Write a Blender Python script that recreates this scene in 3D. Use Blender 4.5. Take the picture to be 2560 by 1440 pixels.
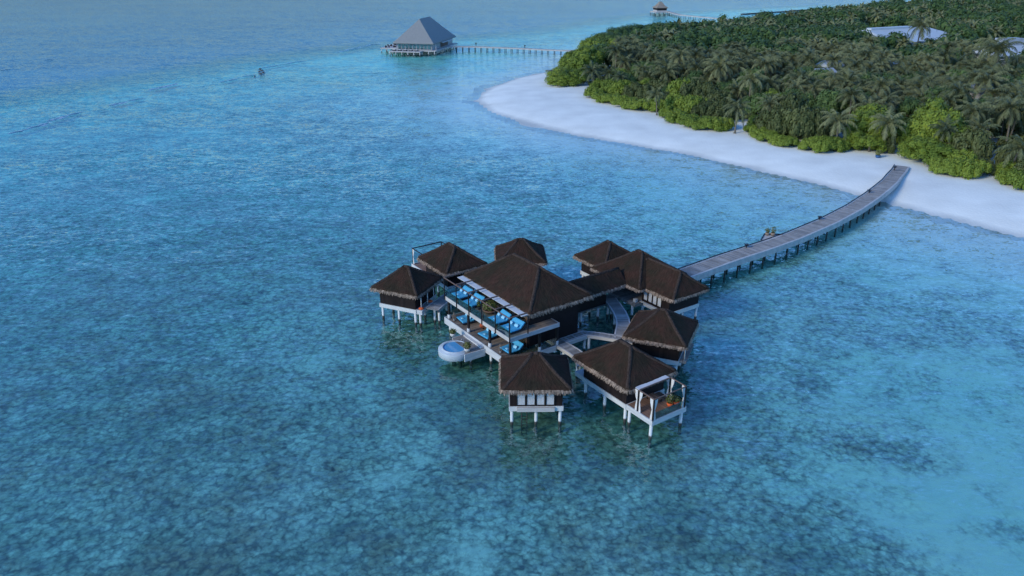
import bpy, math, random
import numpy as np
from mathutils import Vector, noise as mnoise
R_ = math.radians
rng = random.Random(7)
scene = bpy.context.scene
for o in list(bpy.data.objects): bpy.data.objects.remove(o)

# ------------------------------------------------------------------ camera
cam_d = bpy.data.cameras.new("camera"); cam = bpy.data.objects.new("camera", cam_d)
scene.collection.objects.link(cam); scene.camera = cam
PITCH = math.atan(830 / 1906.)
cam.location = (0, 0, 45)
cam.rotation_euler = (math.pi / 2 - PITCH, 0, 0)
cam_d.sensor_width = 36; cam_d.lens = 36 * 1906 / 2560.
cam_d.clip_start = .5; cam_d.clip_end = 20000

# ------------------------------------------------------------------ world, sun, exposure
SUN_EL, SUN_AZ = 26.0, 236.0      # azimuth from +Y clockwise: light comes from behind left
w = bpy.data.worlds.new("World"); scene.world = w; w.use_nodes = True
nt = w.node_tree; nt.nodes.clear()
sky = nt.nodes.new('ShaderNodeTexSky'); sky.sky_type = 'NISHITA'; sky.sun_disc = False
sky.sun_elevation = R_(SUN_EL); sky.sun_rotation = R_(SUN_AZ)
sky.air_density = 1.0; sky.dust_density = 0.; sky.ozone_density = 10.0
bg = nt.nodes.new('ShaderNodeBackground'); bg.inputs[1].default_value = .15
wo = nt.nodes.new('ShaderNodeOutputWorld')
nt.links.new(sky.outputs[0], bg.inputs[0]); nt.links.new(bg.outputs[0], wo.inputs[0])
sd = bpy.data.lights.new("sun", 'SUN'); sd.energy = 1.35; sd.angle = R_(16); sd.color = (1, .93, .74)
sun = bpy.data.objects.new("sun", sd); scene.collection.objects.link(sun)
az = R_(SUN_AZ); el = R_(SUN_EL)
sdir = Vector((math.sin(az) * math.cos(el), math.cos(az) * math.cos(el), math.sin(el)))
sun.rotation_euler = sdir.to_track_quat('Z', 'Y').to_euler()
vs = scene.view_settings; vs.view_transform = 'Standard'; vs.look = 'None'; vs.gamma = 1; vs.use_curve_mapping = False
vs.exposure = 0.80
scene.render.engine = 'CYCLES'
cy = scene.cycles
cy.max_bounces = 8; cy.diffuse_bounces = 2; cy.glossy_bounces = 3; cy.transmission_bounces = 4; cy.transparent_max_bounces = 12; cy.volume_bounces = 0
cy.caustics_reflective = False; cy.caustics_refractive = False

# ------------------------------------------------------------------ object helpers
C = scene.collection
def tag(o, label=None, cat=None, group=None, kind=None):
    if label: o['label'] = label
    if cat: o['category'] = cat
    if group: o['group'] = group
    if kind: o['kind'] = kind
    return o
def thing(name, label, cat, loc=(0, 0, 0), rz=0., group=None):
    o = bpy.data.objects.new(name, None); C.objects.link(o)
    o.empty_display_size = .3
    o.location = loc; o.rotation_euler = (0, 0, rz)
    return tag(o, label, cat, group)
class MB:
    def __init__(s): s.v = []; s.f = []; s.sm = []
    def add(s, vs, fs, smooth=False):
        n = len(s.v); s.v += [tuple(p) for p in vs]; s.f += [tuple(i + n for i in f) for f in fs]; s.sm += [smooth] * len(fs)
        return s
    def box(s, x0, x1, y0, y1, z0, z1):
        v = [(x, y, z) for z in (z0, z1) for y in (y0, y1) for x in (x0, x1)]
        return s.add(v, [(0, 2, 3, 1), (4, 5, 7, 6), (0, 1, 5, 4), (2, 6, 7, 3), (0, 4, 6, 2), (1, 3, 7, 5)])
    def bar(s, p, q, w, h=None):
        """rectangular bar between two points"""
        p = Vector(p); q = Vector(q); d = (q - p).normalized(); h = h or w
        up = Vector((0, 0, 1)) if abs(d.z) < .95 else Vector((1, 0, 0))
        a = d.cross(up).normalized() * w / 2; b = a.cross(d).normalized() * h / 2
        v = [p - a - b, p + a - b, p + a + b, p - a + b, q - a - b, q + a - b, q + a + b, q - a + b]
        return s.add(v, [(0, 1, 2, 3), (7, 6, 5, 4), (0, 4, 5, 1), (1, 5, 6, 2), (2, 6, 7, 3), (3, 7, 4, 0)])
    def tube(s, pts, rad, n=8, cap=True):
        pts = [Vector(p) for p in pts]; rad = rad if isinstance(rad, (list, tuple)) else [rad] * len(pts)
        vs = []; fs = []
        for i, p in enumerate(pts):
            d = (pts[min(i + 1, len(pts) - 1)] - pts[max(i - 1, 0)]).normalized()
            up = Vector((0, 0, 1)) if abs(d.z) < .9 else Vector((1, 0, 0))
            a = d.cross(up).normalized(); b = a.cross(d).normalized()
            for k in range(n):
                t = 2 * math.pi * k / n; vs.append(p + (a * math.cos(t) + b * math.sin(t)) * rad[i])
        for i in range(len(pts) - 1):
            for k in range(n):
                fs.append((i * n + k, i * n + (k + 1) % n, (i + 1) * n + (k + 1) % n, (i + 1) * n + k))
        if cap: fs += [tuple(range(n))[::-1], tuple(range((len(pts) - 1) * n, len(pts) * n))]
        return s.add(vs, fs, True)
    def lathe(s, prof, cx=0, cy=0, n=24, smooth=True):
        """profile of (r, z) from bottom to top"""
        vs = [(cx + r * math.cos(2 * math.pi * k / n), cy + r * math.sin(2 * math.pi * k / n), z) for r, z in prof for k in range(n)]
        fs = [(i * n + k, i * n + (k + 1) % n, (i + 1) * n + (k + 1) % n, (i + 1) * n + k) for i in range(len(prof) - 1) for k in range(n)]
        return s.add(vs, fs, smooth)
    def prism(s, poly, z0, z1):
        n = len(poly); v = [(x, y, z0) for x, y in poly] + [(x, y, z1) for x, y in poly]
        fs = [tuple(range(n))[::-1], tuple(range(n, 2 * n))] + [(i, (i + 1) % n, n + (i + 1) % n, n + i) for i in range(n)]
        return s.add(v, fs)
    def mesh(s, name, mat, fix=True):
        me = bpy.data.meshes.new(name); me.from_pydata(s.v, [], s.f)
        me.polygons.foreach_set('use_smooth', s.sm)
        if mat: me.materials.append(mat)
        me.update(); return me
    def build(s, name, mat, parent=None):
        o = bpy.data.objects.new(name, s.mesh(name, mat)); C.objects.link(o)
        if parent: o.parent = parent
        return o
def copy_tree(o, parent=None):
    c = o.copy(); C.objects.link(c)
    if parent: c.parent = parent
    for ch in KIDS.get(o.name, []): copy_tree(ch, c)
    return c
KIDS = {}
def reg(o):
    KIDS[o.name] = list(o.children)
    for ch in o.children: reg(ch)
    return o

# ------------------------------------------------------------------ materials
def mat(name): 
    m = bpy.data.materials.new(name); m.use_nodes = True
    return m, m.node_tree.nodes, m.node_tree.links, m.node_tree.nodes['Principled BSDF']
def simple(name, col, rough=.6, var=.15, scale=3., bump=0., coord='Object', stretch=None, spec=.3, isl=0., metal=0.):
    m, N, L, b = mat(name)
    tc = N.new('ShaderNodeTexCoord'); mp = N.new('ShaderNodeMapping'); L.new(tc.outputs[coord], mp.inputs[0])
    if stretch: mp.inputs['Scale'].default_value = stretch
    no = N.new('ShaderNodeTexNoise'); no.inputs['Scale'].default_value = scale; no.inputs['Detail'].default_value = 5
    L.new(mp.outputs[0], no.inputs['Vector'])
    mr = N.new('ShaderNodeMapRange'); L.new(no.outputs[0], mr.inputs[0])
    mr.inputs[1].default_value = .25; mr.inputs[2].default_value = .75
    mr.inputs[3].default_value = 1 - var; mr.inputs[4].default_value = 1 + var
    last = mr.outputs[0]
    if isl:
        g = N.new('ShaderNodeNewGeometry'); m2 = N.new('ShaderNodeMapRange'); L.new(g.outputs['Random Per Island'], m2.inputs[0])
        m2.inputs[3].default_value = 1 - isl; m2.inputs[4].default_value = 1 + isl
        mu = N.new('ShaderNodeMath'); mu.operation = 'MULTIPLY'; L.new(last, mu.inputs[0]); L.new(m2.outputs[0], mu.inputs[1]); last = mu.outputs[0]
    vm = N.new('ShaderNodeVectorMath'); vm.operation = 'SCALE'; vm.inputs[0].default_value = col
    L.new(last, vm.inputs['Scale']); L.new(vm.outputs[0], b.inputs['Base Color'])
    b.inputs['Roughness'].default_value = rough; b.inputs['Specular IOR Level'].default_value = spec; b.inputs['Metallic'].default_value = metal
    if bump:
        bu = N.new('ShaderNodeBump'); bu.inputs['Strength'].default_value = 1; bu.inputs['Distance'].default_value = bump
        L.new(no.outputs[0], bu.inputs['Height']); L.new(bu.outputs[0], b.inputs['Normal'])
    return m
def thatch_mat(name, c1, c2, scale=1.):
    """strands run down the slope: 'strand' holds (distance round the eaves, distance up the slope)"""
    m, N, L, b = mat(name)
    tc = N.new('ShaderNodeTexCoord'); at = N.new('ShaderNodeAttribute'); at.attribute_name = 'strand'
    n1 = N.new('ShaderNodeTexNoise'); n1.inputs['Scale'].default_value = .42 * scale; n1.inputs['Detail'].default_value = 5; n1.inputs['Roughness'].default_value = .6
    n2 = N.new('ShaderNodeTexNoise'); n2.inputs['Scale'].default_value = 2.2 * scale; n2.inputs['Detail'].default_value = 7; n2.inputs['Roughness'].default_value = .7
    mp = N.new('ShaderNodeMapping'); mp.inputs['Scale'].default_value = (1.6, .6, 1)
    L.new(tc.outputs['Object'], n1.inputs['Vector']); L.new(at.outputs['Vector'], mp.inputs[0]); L.new(mp.outputs[0], n2.inputs['Vector'])
    mx = N.new('ShaderNodeMix'); mx.data_type = 'RGBA'
    mr = N.new('ShaderNodeMapRange'); mr.inputs[1].default_value = .38; mr.inputs[2].default_value = .62
    L.new(n1.outputs[0], mr.inputs[0]); L.new(mr.outputs[0], mx.inputs[0])
    mx.inputs[6].default_value = (*c1, 1); mx.inputs[7].default_value = (*c2, 1)
    m3 = N.new('ShaderNodeMapRange'); m3.inputs[1].default_value = .3; m3.inputs[2].default_value = .72; m3.inputs[3].default_value = .66; m3.inputs[4].default_value = 1.45
    L.new(n2.outputs[0], m3.inputs[0])
    vm = N.new('ShaderNodeVectorMath'); vm.operation = 'SCALE'; L.new(mx.outputs[2], vm.inputs[0]); L.new(m3.outputs[0], vm.inputs['Scale'])
    L.new(vm.outputs[0], b.inputs['Base Color']); b.inputs['Roughness'].default_value = .95; b.inputs['Specular IOR Level'].default_value = .08
    bu = N.new('ShaderNodeBump'); bu.inputs['Distance'].default_value = .16; L.new(n2.outputs[0], bu.inputs['Height']); L.new(bu.outputs[0], b.inputs['Normal'])
    return m
def plank_mat(name, col, axis=1, width=.42, dark=.5, var=.25):
    """boards with seams: axis = coordinate the seams step along"""
    m, N, L, b = mat(name)
    tc = N.new('ShaderNodeTexCoord'); sp = N.new('ShaderNodeSeparateXYZ'); L.new(tc.outputs['Object'], sp.inputs[0])
    dv = N.new('ShaderNodeMath'); dv.operation = 'DIVIDE'; L.new(sp.outputs[axis], dv.inputs[0]); dv.inputs[1].default_value = width
    fl = N.new('ShaderNodeMath'); fl.operation = 'FLOOR'; L.new(dv.outputs[0], fl.inputs[0])
    fr = N.new('ShaderNodeMath'); fr.operation = 'FRACT'; L.new(dv.outputs[0], fr.inputs[0])
    wn = N.new('ShaderNodeTexWhiteNoise'); wn.noise_dimensions = '1D'; L.new(fl.outputs[0], wn.inputs['W'])
    no = N.new('ShaderNodeTexNoise'); no.inputs['Scale'].default_value = 1.1; no.inputs['Detail'].default_value = 6; L.new(tc.outputs['Object'], no.inputs['Vector'])
    a = N.new('ShaderNodeMapRange'); L.new(wn.outputs[0], a.inputs[0]); a.inputs[3].default_value = 1 - var; a.inputs[4].default_value = 1 + var
    c = N.new('ShaderNodeMapRange'); L.new(no.outputs[0], c.inputs[0]); c.inputs[1].default_value = .3; c.inputs[2].default_value = .7; c.inputs[3].default_value = .75; c.inputs[4].default_value = 1.2
    g = N.new('ShaderNodeMath'); g.operation = 'GREATER_THAN'; L.new(fr.outputs[0], g.inputs[0]); g.inputs[1].default_value = .12
    d = N.new('ShaderNodeMapRange'); L.new(g.outputs[0], d.inputs[0]); d.inputs[3].default_value = dark; d.inputs[4].default_value = 1
    m1 = N.new('ShaderNodeMath'); m1.operation = 'MULTIPLY'; L.new(a.outputs[0], m1.inputs[0]); L.new(c.outputs[0], m1.inputs[1])
    m2 = N.new('ShaderNodeMath'); m2.operation = 'MULTIPLY'; L.new(m1.outputs[0], m2.inputs[0]); L.new(d.outputs[0], m2.inputs[1])
    vm = N.new('ShaderNodeVectorMath'); vm.operation = 'SCALE'; vm.inputs[0].default_value = col; L.new(m2.outputs[0], vm.inputs['Scale'])
    L.new(vm.outputs[0], b.inputs['Base Color']); b.inputs['Roughness'].default_value = .75; b.inputs['Specular IOR Level'].default_value = .2
    return m
def leaf_mat(name, c1, c2, scale=.25):
    m, N, L, b = mat(name)
    g = N.new('ShaderNodeNewGeometry'); oi = N.new('ShaderNodeObjectInfo')
    no = N.new('ShaderNodeTexNoise'); no.inputs['Scale'].default_value = scale; no.inputs['Detail'].default_value = 3; L.new(g.outputs['Position'], no.inputs['Vector'])
    ad = N.new('ShaderNodeMath'); ad.operation = 'ADD'; L.new(g.outputs['Random Per Island'], ad.inputs[0]); L.new(oi.outputs['Random'], ad.inputs[1])
    a2 = N.new('ShaderNodeMath'); a2.operation = 'ADD'; L.new(ad.outputs[0], a2.inputs[0]); L.new(no.outputs[0], a2.inputs[1])
    mr = N.new('ShaderNodeMapRange'); mr.inputs[1].default_value = .5; mr.inputs[2].default_value = 2.3; L.new(a2.outputs[0], mr.inputs[0])
    mx = N.new('ShaderNodeMix'); mx.data_type = 'RGBA'; L.new(mr.outputs[0], mx.inputs[0])
    mx.inputs[6].default_value = (*c1, 1); mx.inputs[7].default_value = (*c2, 1)
    L.new(mx.outputs[2], b.inputs['Base Color']); b.inputs['Roughness'].default_value = .6; b.inputs['Specular IOR Level'].default_value = .25
    return m
def glass_mat(name, tint, gl=.10):
    m, N, L, b = mat(name); N.remove(b)
    out = N['Material Output']; t = N.new('ShaderNodeBsdfTransparent'); t.inputs[0].default_value = (*tint, 1)
    g = N.new('ShaderNodeBsdfGlossy'); g.inputs['Roughness'].default_value = .03
    f = N.new('ShaderNodeLayerWeight'); f.inputs[0].default_value = .35
    mr = N.new('ShaderNodeMapRange'); L.new(f.outputs['Fresnel'], mr.inputs[0]); mr.inputs[3].default_value = gl; mr.inputs[4].default_value = .8
    mx = N.new('ShaderNodeMixShader'); L.new(mr.outputs[0], mx.inputs[0]); L.new(t.outputs[0], mx.inputs[1]); L.new(g.outputs[0], mx.inputs[2]); L.new(mx.outputs[0], out.inputs[0])
    return m
def pile_mat(name, top, line=.75):
    m, N, L, b = mat(name)
    g = N.new('ShaderNodeNewGeometry'); sp = N.new('ShaderNodeSeparateXYZ'); L.new(g.outputs['Position'], sp.inputs[0])
    no = N.new('ShaderNodeTexNoise'); no.inputs['Scale'].default_value = 4.; L.new(g.outputs['Position'], no.inputs['Vector'])
    ad = N.new('ShaderNodeMath'); ad.operation = 'MULTIPLY_ADD'; L.new(no.outputs[0], ad.inputs[0]); ad.inputs[1].default_value = .35; L.new(sp.outputs[2], ad.inputs[2])
    mr = N.new('ShaderNodeMapRange'); L.new(ad.outputs[0], mr.inputs[0]); mr.inputs[1].default_value = line + .05; mr.inputs[2].default_value = line + .25
    mx = N.new('ShaderNodeMix'); mx.data_type = 'RGBA'; L.new(mr.outputs[0], mx.inputs[0]); mx.inputs[6].default_value = (.035, .035, .028, 1); mx.inputs[7].default_value = (*top, 1)
    L.new(mx.outputs[2], b.inputs['Base Color']); b.inputs['Roughness'].default_value = .7
    return m
M = {}
M['thatch'] = thatch_mat('thatch', (.052, .028, .020), (.033, .026, .017))
M['thatch_grey'] = thatch_mat('thatch_grey', (.30, .25, .20), (.24, .21, .17), .8)
M['fringe'] = simple('fringe', (.27, .205, .155), .9, .35, 3., isl=.45, spec=.05)
M['ridge'] = simple('ridge', (.058, .042, .034), .95, .5, 5., .10, spec=.05)
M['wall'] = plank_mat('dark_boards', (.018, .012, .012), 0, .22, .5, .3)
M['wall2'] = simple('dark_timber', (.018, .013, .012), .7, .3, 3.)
M['white'] = simple('white_paint', (.62, .63, .62), .5, .10, 1.3, spec=.3)
M['band'] = simple('white_band', (.56, .57, .57), .55, .16, .9, stretch=(.5, .5, 4))
M['deck'] = plank_mat('deck_boards', (.24, .195, .16), 0, .40)
M['deck_warm'] = plank_mat('deck_warm', (.26, .15, .10), 1, .35)
M['deck_grey'] = plank_mat('deck_grey', (.26, .24, .22), 0, .45)
M['fascia'] = simple('weathered_fascia', (.50, .48, .46), .7, .25, 1.2, stretch=(.6, .6, 5))
M['pile'] = pile_mat('pile_white', (.66, .68, .67), .42)
M['pile_dark'] = pile_mat('pile_dark', (.05, .05, .045), 1.2)
M['pile_far'] = pile_mat('pile_far', (.55, .56, .55), .3)
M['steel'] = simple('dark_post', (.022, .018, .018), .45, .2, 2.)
M['beam'] = simple('pergola_beam', (.17, .11, .085), .6, .25, 2.)
M['glass'] = glass_mat('glass_panel', (.80, .93, .89), .07)
M['blue'] = simple('blue_fabric', (.075, .40, .66), .8, .12, 3., .02)
M['blue2'] = simple('pale_blue_cushion', (.30, .62, .80), .8, .10, 4.)
M['blue3'] = simple('deep_blue_cushion', (.02, .14, .27), .8, .1, 4.)
M['wicker'] = simple('dark_wicker', (.03, .03, .035), .7, .3, 20., .01)
M['orange'] = simple('orange_glaze', (.75, .13, .035), .45, .12, 4.)
M['curtain'] = simple('white_curtain', (.72, .72, .72), .8, .08, 3., stretch=(6, 6, .5))
M['plaster'] = simple('pool_plaster', (.48, .54, .58), .45, .08, 1.5)
M['terracotta'] = simple('brown_bowl', (.18, .10, .07), .6, .2, 4.)
M['whitepot'] = simple('white_pot', (.62, .60, .56), .5, .1, 4.)
M['bluepot'] = simple('blue_pot', (.03, .10, .24), .4, .1, 4.)
M['plant'] = leaf_mat('pot_leaves', (.06, .09, .02), (.16, .16, .05), 2.)
M['palm'] = leaf_mat('palm_fronds', (.036, .056, .022), (.205, .215, .095), .08)
M['palm_dry'] = simple('dry_frond', (.26, .20, .12), .8, .2, 3.)
M['trunk'] = simple('palm_trunk', (.16, .14, .11), .9, .25, 3., .02, stretch=(1, 1, 6))
M['broad'] = leaf_mat('broadleaf', (.032, .070, .018), (.105, .165, .045), .12)
M['shrub'] = leaf_mat('shrub_leaves', (.068, .118, .014), (.225, .285, .034), .2)
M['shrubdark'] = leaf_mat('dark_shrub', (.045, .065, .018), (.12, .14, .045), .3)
M['roofmetal'] = simple('white_metal_roof', (.50, .54, .55), .5, .06, .3, stretch=(1, 1, 1))
M['roofgrey'] = simple('grey_roof', (.30, .33, .36), .6, .2, .6)
M['rock'] = simple('reef_rock', (.10, .095, .08), .8, .4, 1.5, .1)
M['shade'] = simple('shingle_roof', (.25, .26, .255), .85, .12, 1.4, .03, stretch=(1, 1, 3))

# ------------------------------------------------------------------ sea bed, beach, water
SHORE = [(33,392),(28,384),(18,335),(3,315),(-6,294),(-11,276),(-11,260),(-6,242),(2,229),(10,218),(19,207),(28,200),(42,188),(52,177),(59,168),(66,160),(71,152),(75,145.5),(80,139),(85,132),(89,126),(100,113),(125,90),(170,60),(260,20),(900,20),(1500,900),(700,960),(420,800),(330,735),(250,650),(190,585),(130,520),(85,455),(60,420)]
REEF = [(-1500,60),(-700,70),(-230,190),(-180,214),(-165,240),(-150,268),(-133,300),(-112,345),(-95,385),(-60,430),(-20,470),(40,520),(90,600),(110,640),(160,700),(260,770),(420,860),(900,1300),(3000,3000),(-6000,12000),(-9000,3000)]
def sdist(X, Y, poly):
    P = np.array(poly, float); n = len(P); D = np.full(X.shape, 1e18); inside = np.zeros(X.shape, bool)
    for i in range(n):
        a = P[i]; b = P[(i + 1) % n]; e = b - a
        t = np.clip(((X - a[0]) * e[0] + (Y - a[1]) * e[1]) / (e @ e), 0, 1)
        D = np.minimum(D, (X - a[0] - t * e[0])**2 + (Y - a[1] - t * e[1])**2)
        cond = ((a[1] > Y) != (b[1] > Y))
        with np.errstate(divide='ignore', invalid='ignore'):
            xi = (b[0] - a[0]) * (Y - a[1]) / (b[1] - a[1]) + a[0]
        inside ^= cond & (X < xi)
    D = np.sqrt(D); return np.where(inside, D, -D)
def lines(segs):
    out = [segs[0][0]]
    for a, b, n in segs: out += list(np.linspace(a, b, n + 1)[1:])
    return np.array(out)
xs = lines([(-9000,-1500,8),(-1500,-300,30),(-300,-70,46),(-70,-20,20),(-20,130,100),(130,400,68),(400,1500,44),(1500,9000,8)])
ys = lines([(-400,10,8),(10,100,36),(100,330,154),(330,700,124),(700,1500,40),(1500,12000,10)])
X, Y = np.meshgrid(xs, ys)
# controls of how thickly coral, plus painted shade round the villas, covers the sand bed: x, y, cover, reach
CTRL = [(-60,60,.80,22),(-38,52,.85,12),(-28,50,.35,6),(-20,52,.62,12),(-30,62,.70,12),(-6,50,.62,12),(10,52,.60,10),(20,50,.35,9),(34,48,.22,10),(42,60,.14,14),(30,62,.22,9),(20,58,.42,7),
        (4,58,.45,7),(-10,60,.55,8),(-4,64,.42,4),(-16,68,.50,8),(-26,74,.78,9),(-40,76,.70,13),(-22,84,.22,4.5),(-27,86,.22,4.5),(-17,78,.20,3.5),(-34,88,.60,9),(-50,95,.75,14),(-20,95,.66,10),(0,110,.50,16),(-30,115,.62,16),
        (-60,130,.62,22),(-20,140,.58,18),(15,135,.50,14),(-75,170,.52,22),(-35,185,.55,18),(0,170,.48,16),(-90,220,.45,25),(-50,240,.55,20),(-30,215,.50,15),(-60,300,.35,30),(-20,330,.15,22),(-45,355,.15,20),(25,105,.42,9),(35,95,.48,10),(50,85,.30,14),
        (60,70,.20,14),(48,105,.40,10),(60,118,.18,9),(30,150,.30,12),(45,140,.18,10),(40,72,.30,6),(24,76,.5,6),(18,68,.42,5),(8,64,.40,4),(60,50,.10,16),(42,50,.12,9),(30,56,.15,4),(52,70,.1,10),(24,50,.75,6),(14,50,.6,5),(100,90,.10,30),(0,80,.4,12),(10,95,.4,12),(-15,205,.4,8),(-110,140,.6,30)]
CORAL_SHADE_SPOTS = [(35.5,65.5,.75,1.3),(38,64.3,.8,1.3),(40.5,64,.7,1.2),(33,66.5,.35,1.5),(35,78,.5,1.3),(44,52,.6,.9),(46.5,50.2,.5,.9),(-38,72,.35,1.4),(-46,76,.4,1.1),(-28,48,.45,2.2),(-22,47,.45,1.8),(-31,46.5,.4,1.6),(-11,50.5,.4,.8),(-15,53,.4,1.),(14.5,53,.5,1.6),(17,51.5,.3,2.),(27,66,.3,1.5),(0,67.5,.7,5),(12,64,.7,4.5),(5,65,.4,4),(-7,77,.5,3.5),(-13,87,.55,4),(19,73,.5,4),(8,71,.6,5),(9,88,.7,5),(15,68,.5,3.5),(22,78,.5,4),(28,100,.4,5),(-2,80,.4,4),(24,50,.35,3.5),(14,50,.2,4),(31,49.5,.25,3),(-6,165,.35,4),(0,166,.3,3),(60,50,-.1,9),(42,52,-.15,5),(10,57,-.25,2.2),(36,58,-.15,6),(-4,49,-.3,2.),(-19,56,-.3,1.4),(-13,61,-.3,1.3),(-9,66,-.35,1.6)]  # coral patches; round the villas, painted-in darkness for their shade and reflection
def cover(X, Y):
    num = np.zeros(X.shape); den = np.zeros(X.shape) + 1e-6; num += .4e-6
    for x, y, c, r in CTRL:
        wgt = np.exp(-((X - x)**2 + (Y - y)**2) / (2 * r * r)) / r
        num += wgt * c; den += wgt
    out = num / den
    for x, y, c, r in CORAL_SHADE_SPOTS: out = out + c * np.exp(-((X - x)**2 + (Y - y)**2) / (2 * r * r))
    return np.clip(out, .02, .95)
ds = sdist(X, Y, SHORE); dr = sdist(X, Y, REEF)
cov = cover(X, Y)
Z = np.where(ds > 0, 1.5 * (1 - np.exp(-np.abs(ds) / 9)), -1.08 * (1 - np.exp(-(np.abs(ds) / (34 + 24 * np.clip((Y - 170) / 60, 0, 1)))**1.5)))
Z = np.where(dr > 0, Z - 3.6 * (1 - np.exp(-np.maximum(dr, 0) / 60)), Z)
wob = np.array([[mnoise.noise((x * .06, y * .06, 0)) + .5 * mnoise.noise((x * .17, y * .17, 3)) for x in xs] for y in ys])
Z = Z + wob * np.where(ds > 0, .10, .16) * np.clip(.06 + np.abs(ds) / 26, 0, 1)
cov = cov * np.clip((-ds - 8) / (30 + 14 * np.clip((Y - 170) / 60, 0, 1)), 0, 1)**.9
cov = np.where(dr > 0, np.clip(.35 + dr / 70, .35, 1.5), cov)  # past the reef this drives the painted scatter blue of the deep bed
ny, nx = X.shape
def sheet(name, mask, material):
    idx = -np.ones(nx * ny, int); used = np.zeros(nx * ny, bool)
    j, i = np.nonzero(mask); q = np.stack([j * nx + i, j * nx + i + 1, (j + 1) * nx + i + 1, (j + 1) * nx + i], 1)
    used[q.ravel()] = True; idx[used] = np.arange(used.sum())
    co = np.stack([X.ravel(), Y.ravel(), Z.ravel()], 1)[used]
    me = bpy.data.meshes.new(name); me.from_pydata(co.tolist(), [], idx[q].tolist()); me.materials.append(material)
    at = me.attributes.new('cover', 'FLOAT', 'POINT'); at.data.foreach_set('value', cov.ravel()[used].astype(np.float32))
    me.polygons.foreach_set('use_smooth', [True] * len(me.polygons))
    o = bpy.data.objects.new(name, me); C.objects.link(o); tag(o, kind='structure'); return o
def bed_mat():
    m, N, L, b = mat('sea_bed')
    g = N.new('ShaderNodeNewGeometry'); at = N.new('ShaderNodeAttribute'); at.attribute_name = 'cover'
    def noi(scale, det=4, rough=.6, dist=0.):
        n = N.new('ShaderNodeTexNoise'); n.inputs['Scale'].default_value = scale; n.inputs['Detail'].default_value = det
        n.inputs['Roughness'].default_value = rough; n.inputs['Distortion'].default_value = dist; L.new(g.outputs['Position'], n.inputs['Vector']); return n.outputs[0]
    def mth(op, a, b_=None, c_=None):
        n = N.new('ShaderNodeMath'); n.operation = op
        for k, v in enumerate((a, b_, c_)):
            if v is None: continue
            if isinstance(v, (int, float)): n.inputs[k].default_value = v
            else: L.new(v, n.inputs[k])
        return n.outputs[0]
    def rmp(v, a, b_, c_=0., d=1.):
        n = N.new('ShaderNodeMapRange'); n.interpolation_type = 'SMOOTHSTEP'; L.new(v, n.inputs[0])
        for k, q in enumerate((a, b_, c_, d)): n.inputs[k + 1].default_value = q
        return n.outputs[0]
    big = noi(.05, 3); mid = noi(.22, 5, .65, .4); fine = noi(1.1, 4, .65)
    # reef cover and painted villa shade = attribute pushed about by noise
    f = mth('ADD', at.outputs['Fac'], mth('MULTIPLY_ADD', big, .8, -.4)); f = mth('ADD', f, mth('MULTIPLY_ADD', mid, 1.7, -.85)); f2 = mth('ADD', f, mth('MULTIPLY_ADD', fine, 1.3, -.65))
    reef = rmp(f2, .15, 1.05)  # coral plus painted villa shade; past the reef, the painted scatter blue
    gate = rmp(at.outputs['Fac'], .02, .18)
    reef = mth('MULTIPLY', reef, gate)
    # coral heads / rubble: rounded pale lumps with dark gaps
    nv = N.new('ShaderNodeTexNoise'); nv.inputs['Scale'].default_value = .9; nv.inputs['Detail'].default_value = 2; L.new(g.outputs['Position'], nv.inputs['Vector'])
    vadd = N.new('ShaderNodeVectorMath'); vadd.operation = 'MULTIPLY_ADD'; L.new(nv.outputs['Color'], vadd.inputs[0]); vadd.inputs[1].default_value = (1.0, 1.0, 1.0); L.new(g.outputs['Position'], vadd.inputs[2])
    vo = N.new('ShaderNodeTexVoronoi'); vo.inputs['Scale'].default_value = 1.25; L.new(vadd.outputs[0], vo.inputs['Vector'])
    vo2 = N.new('ShaderNodeTexVoronoi'); vo2.inputs['Scale'].default_value = 2.6; L.new(vadd.outputs[0], vo2.inputs['Vector'])
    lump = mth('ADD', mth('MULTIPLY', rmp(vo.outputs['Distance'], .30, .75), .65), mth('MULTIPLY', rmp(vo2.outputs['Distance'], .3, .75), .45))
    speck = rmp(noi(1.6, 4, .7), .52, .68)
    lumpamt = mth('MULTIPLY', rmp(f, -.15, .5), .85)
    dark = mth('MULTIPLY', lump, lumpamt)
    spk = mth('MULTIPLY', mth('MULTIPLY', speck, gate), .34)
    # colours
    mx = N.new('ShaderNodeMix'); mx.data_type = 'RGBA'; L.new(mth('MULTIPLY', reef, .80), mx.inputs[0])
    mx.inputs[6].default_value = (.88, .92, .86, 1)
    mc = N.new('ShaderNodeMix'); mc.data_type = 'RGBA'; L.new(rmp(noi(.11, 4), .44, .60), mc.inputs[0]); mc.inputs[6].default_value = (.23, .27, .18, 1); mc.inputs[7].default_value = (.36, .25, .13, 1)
    md = N.new('ShaderNodeMix'); md.data_type = 'RGBA'; L.new(rmp(at.outputs['Fac'], .96, 1.4), md.inputs[0]); L.new(mc.outputs[2], md.inputs[6]); md.inputs[7].default_value = (.26, .36, .90, 1)  # blue put into the deep bed for light scattered in the water
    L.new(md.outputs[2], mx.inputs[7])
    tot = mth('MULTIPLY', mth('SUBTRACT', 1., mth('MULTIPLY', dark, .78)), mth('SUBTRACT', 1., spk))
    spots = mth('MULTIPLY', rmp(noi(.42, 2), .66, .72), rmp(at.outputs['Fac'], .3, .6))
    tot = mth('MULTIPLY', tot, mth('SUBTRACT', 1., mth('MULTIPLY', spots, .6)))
    vm = N.new('ShaderNodeVectorMath'); vm.operation = 'SCALE'; L.new(mx.outputs[2], vm.inputs[0]); L.new(tot, vm.inputs['Scale'])
    L.new(vm.outputs[0], b.inputs['Base Color']); b.inputs['Roughness'].default_value = .9; b.inputs['Specular IOR Level'].default_value = 0
    return m
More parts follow.
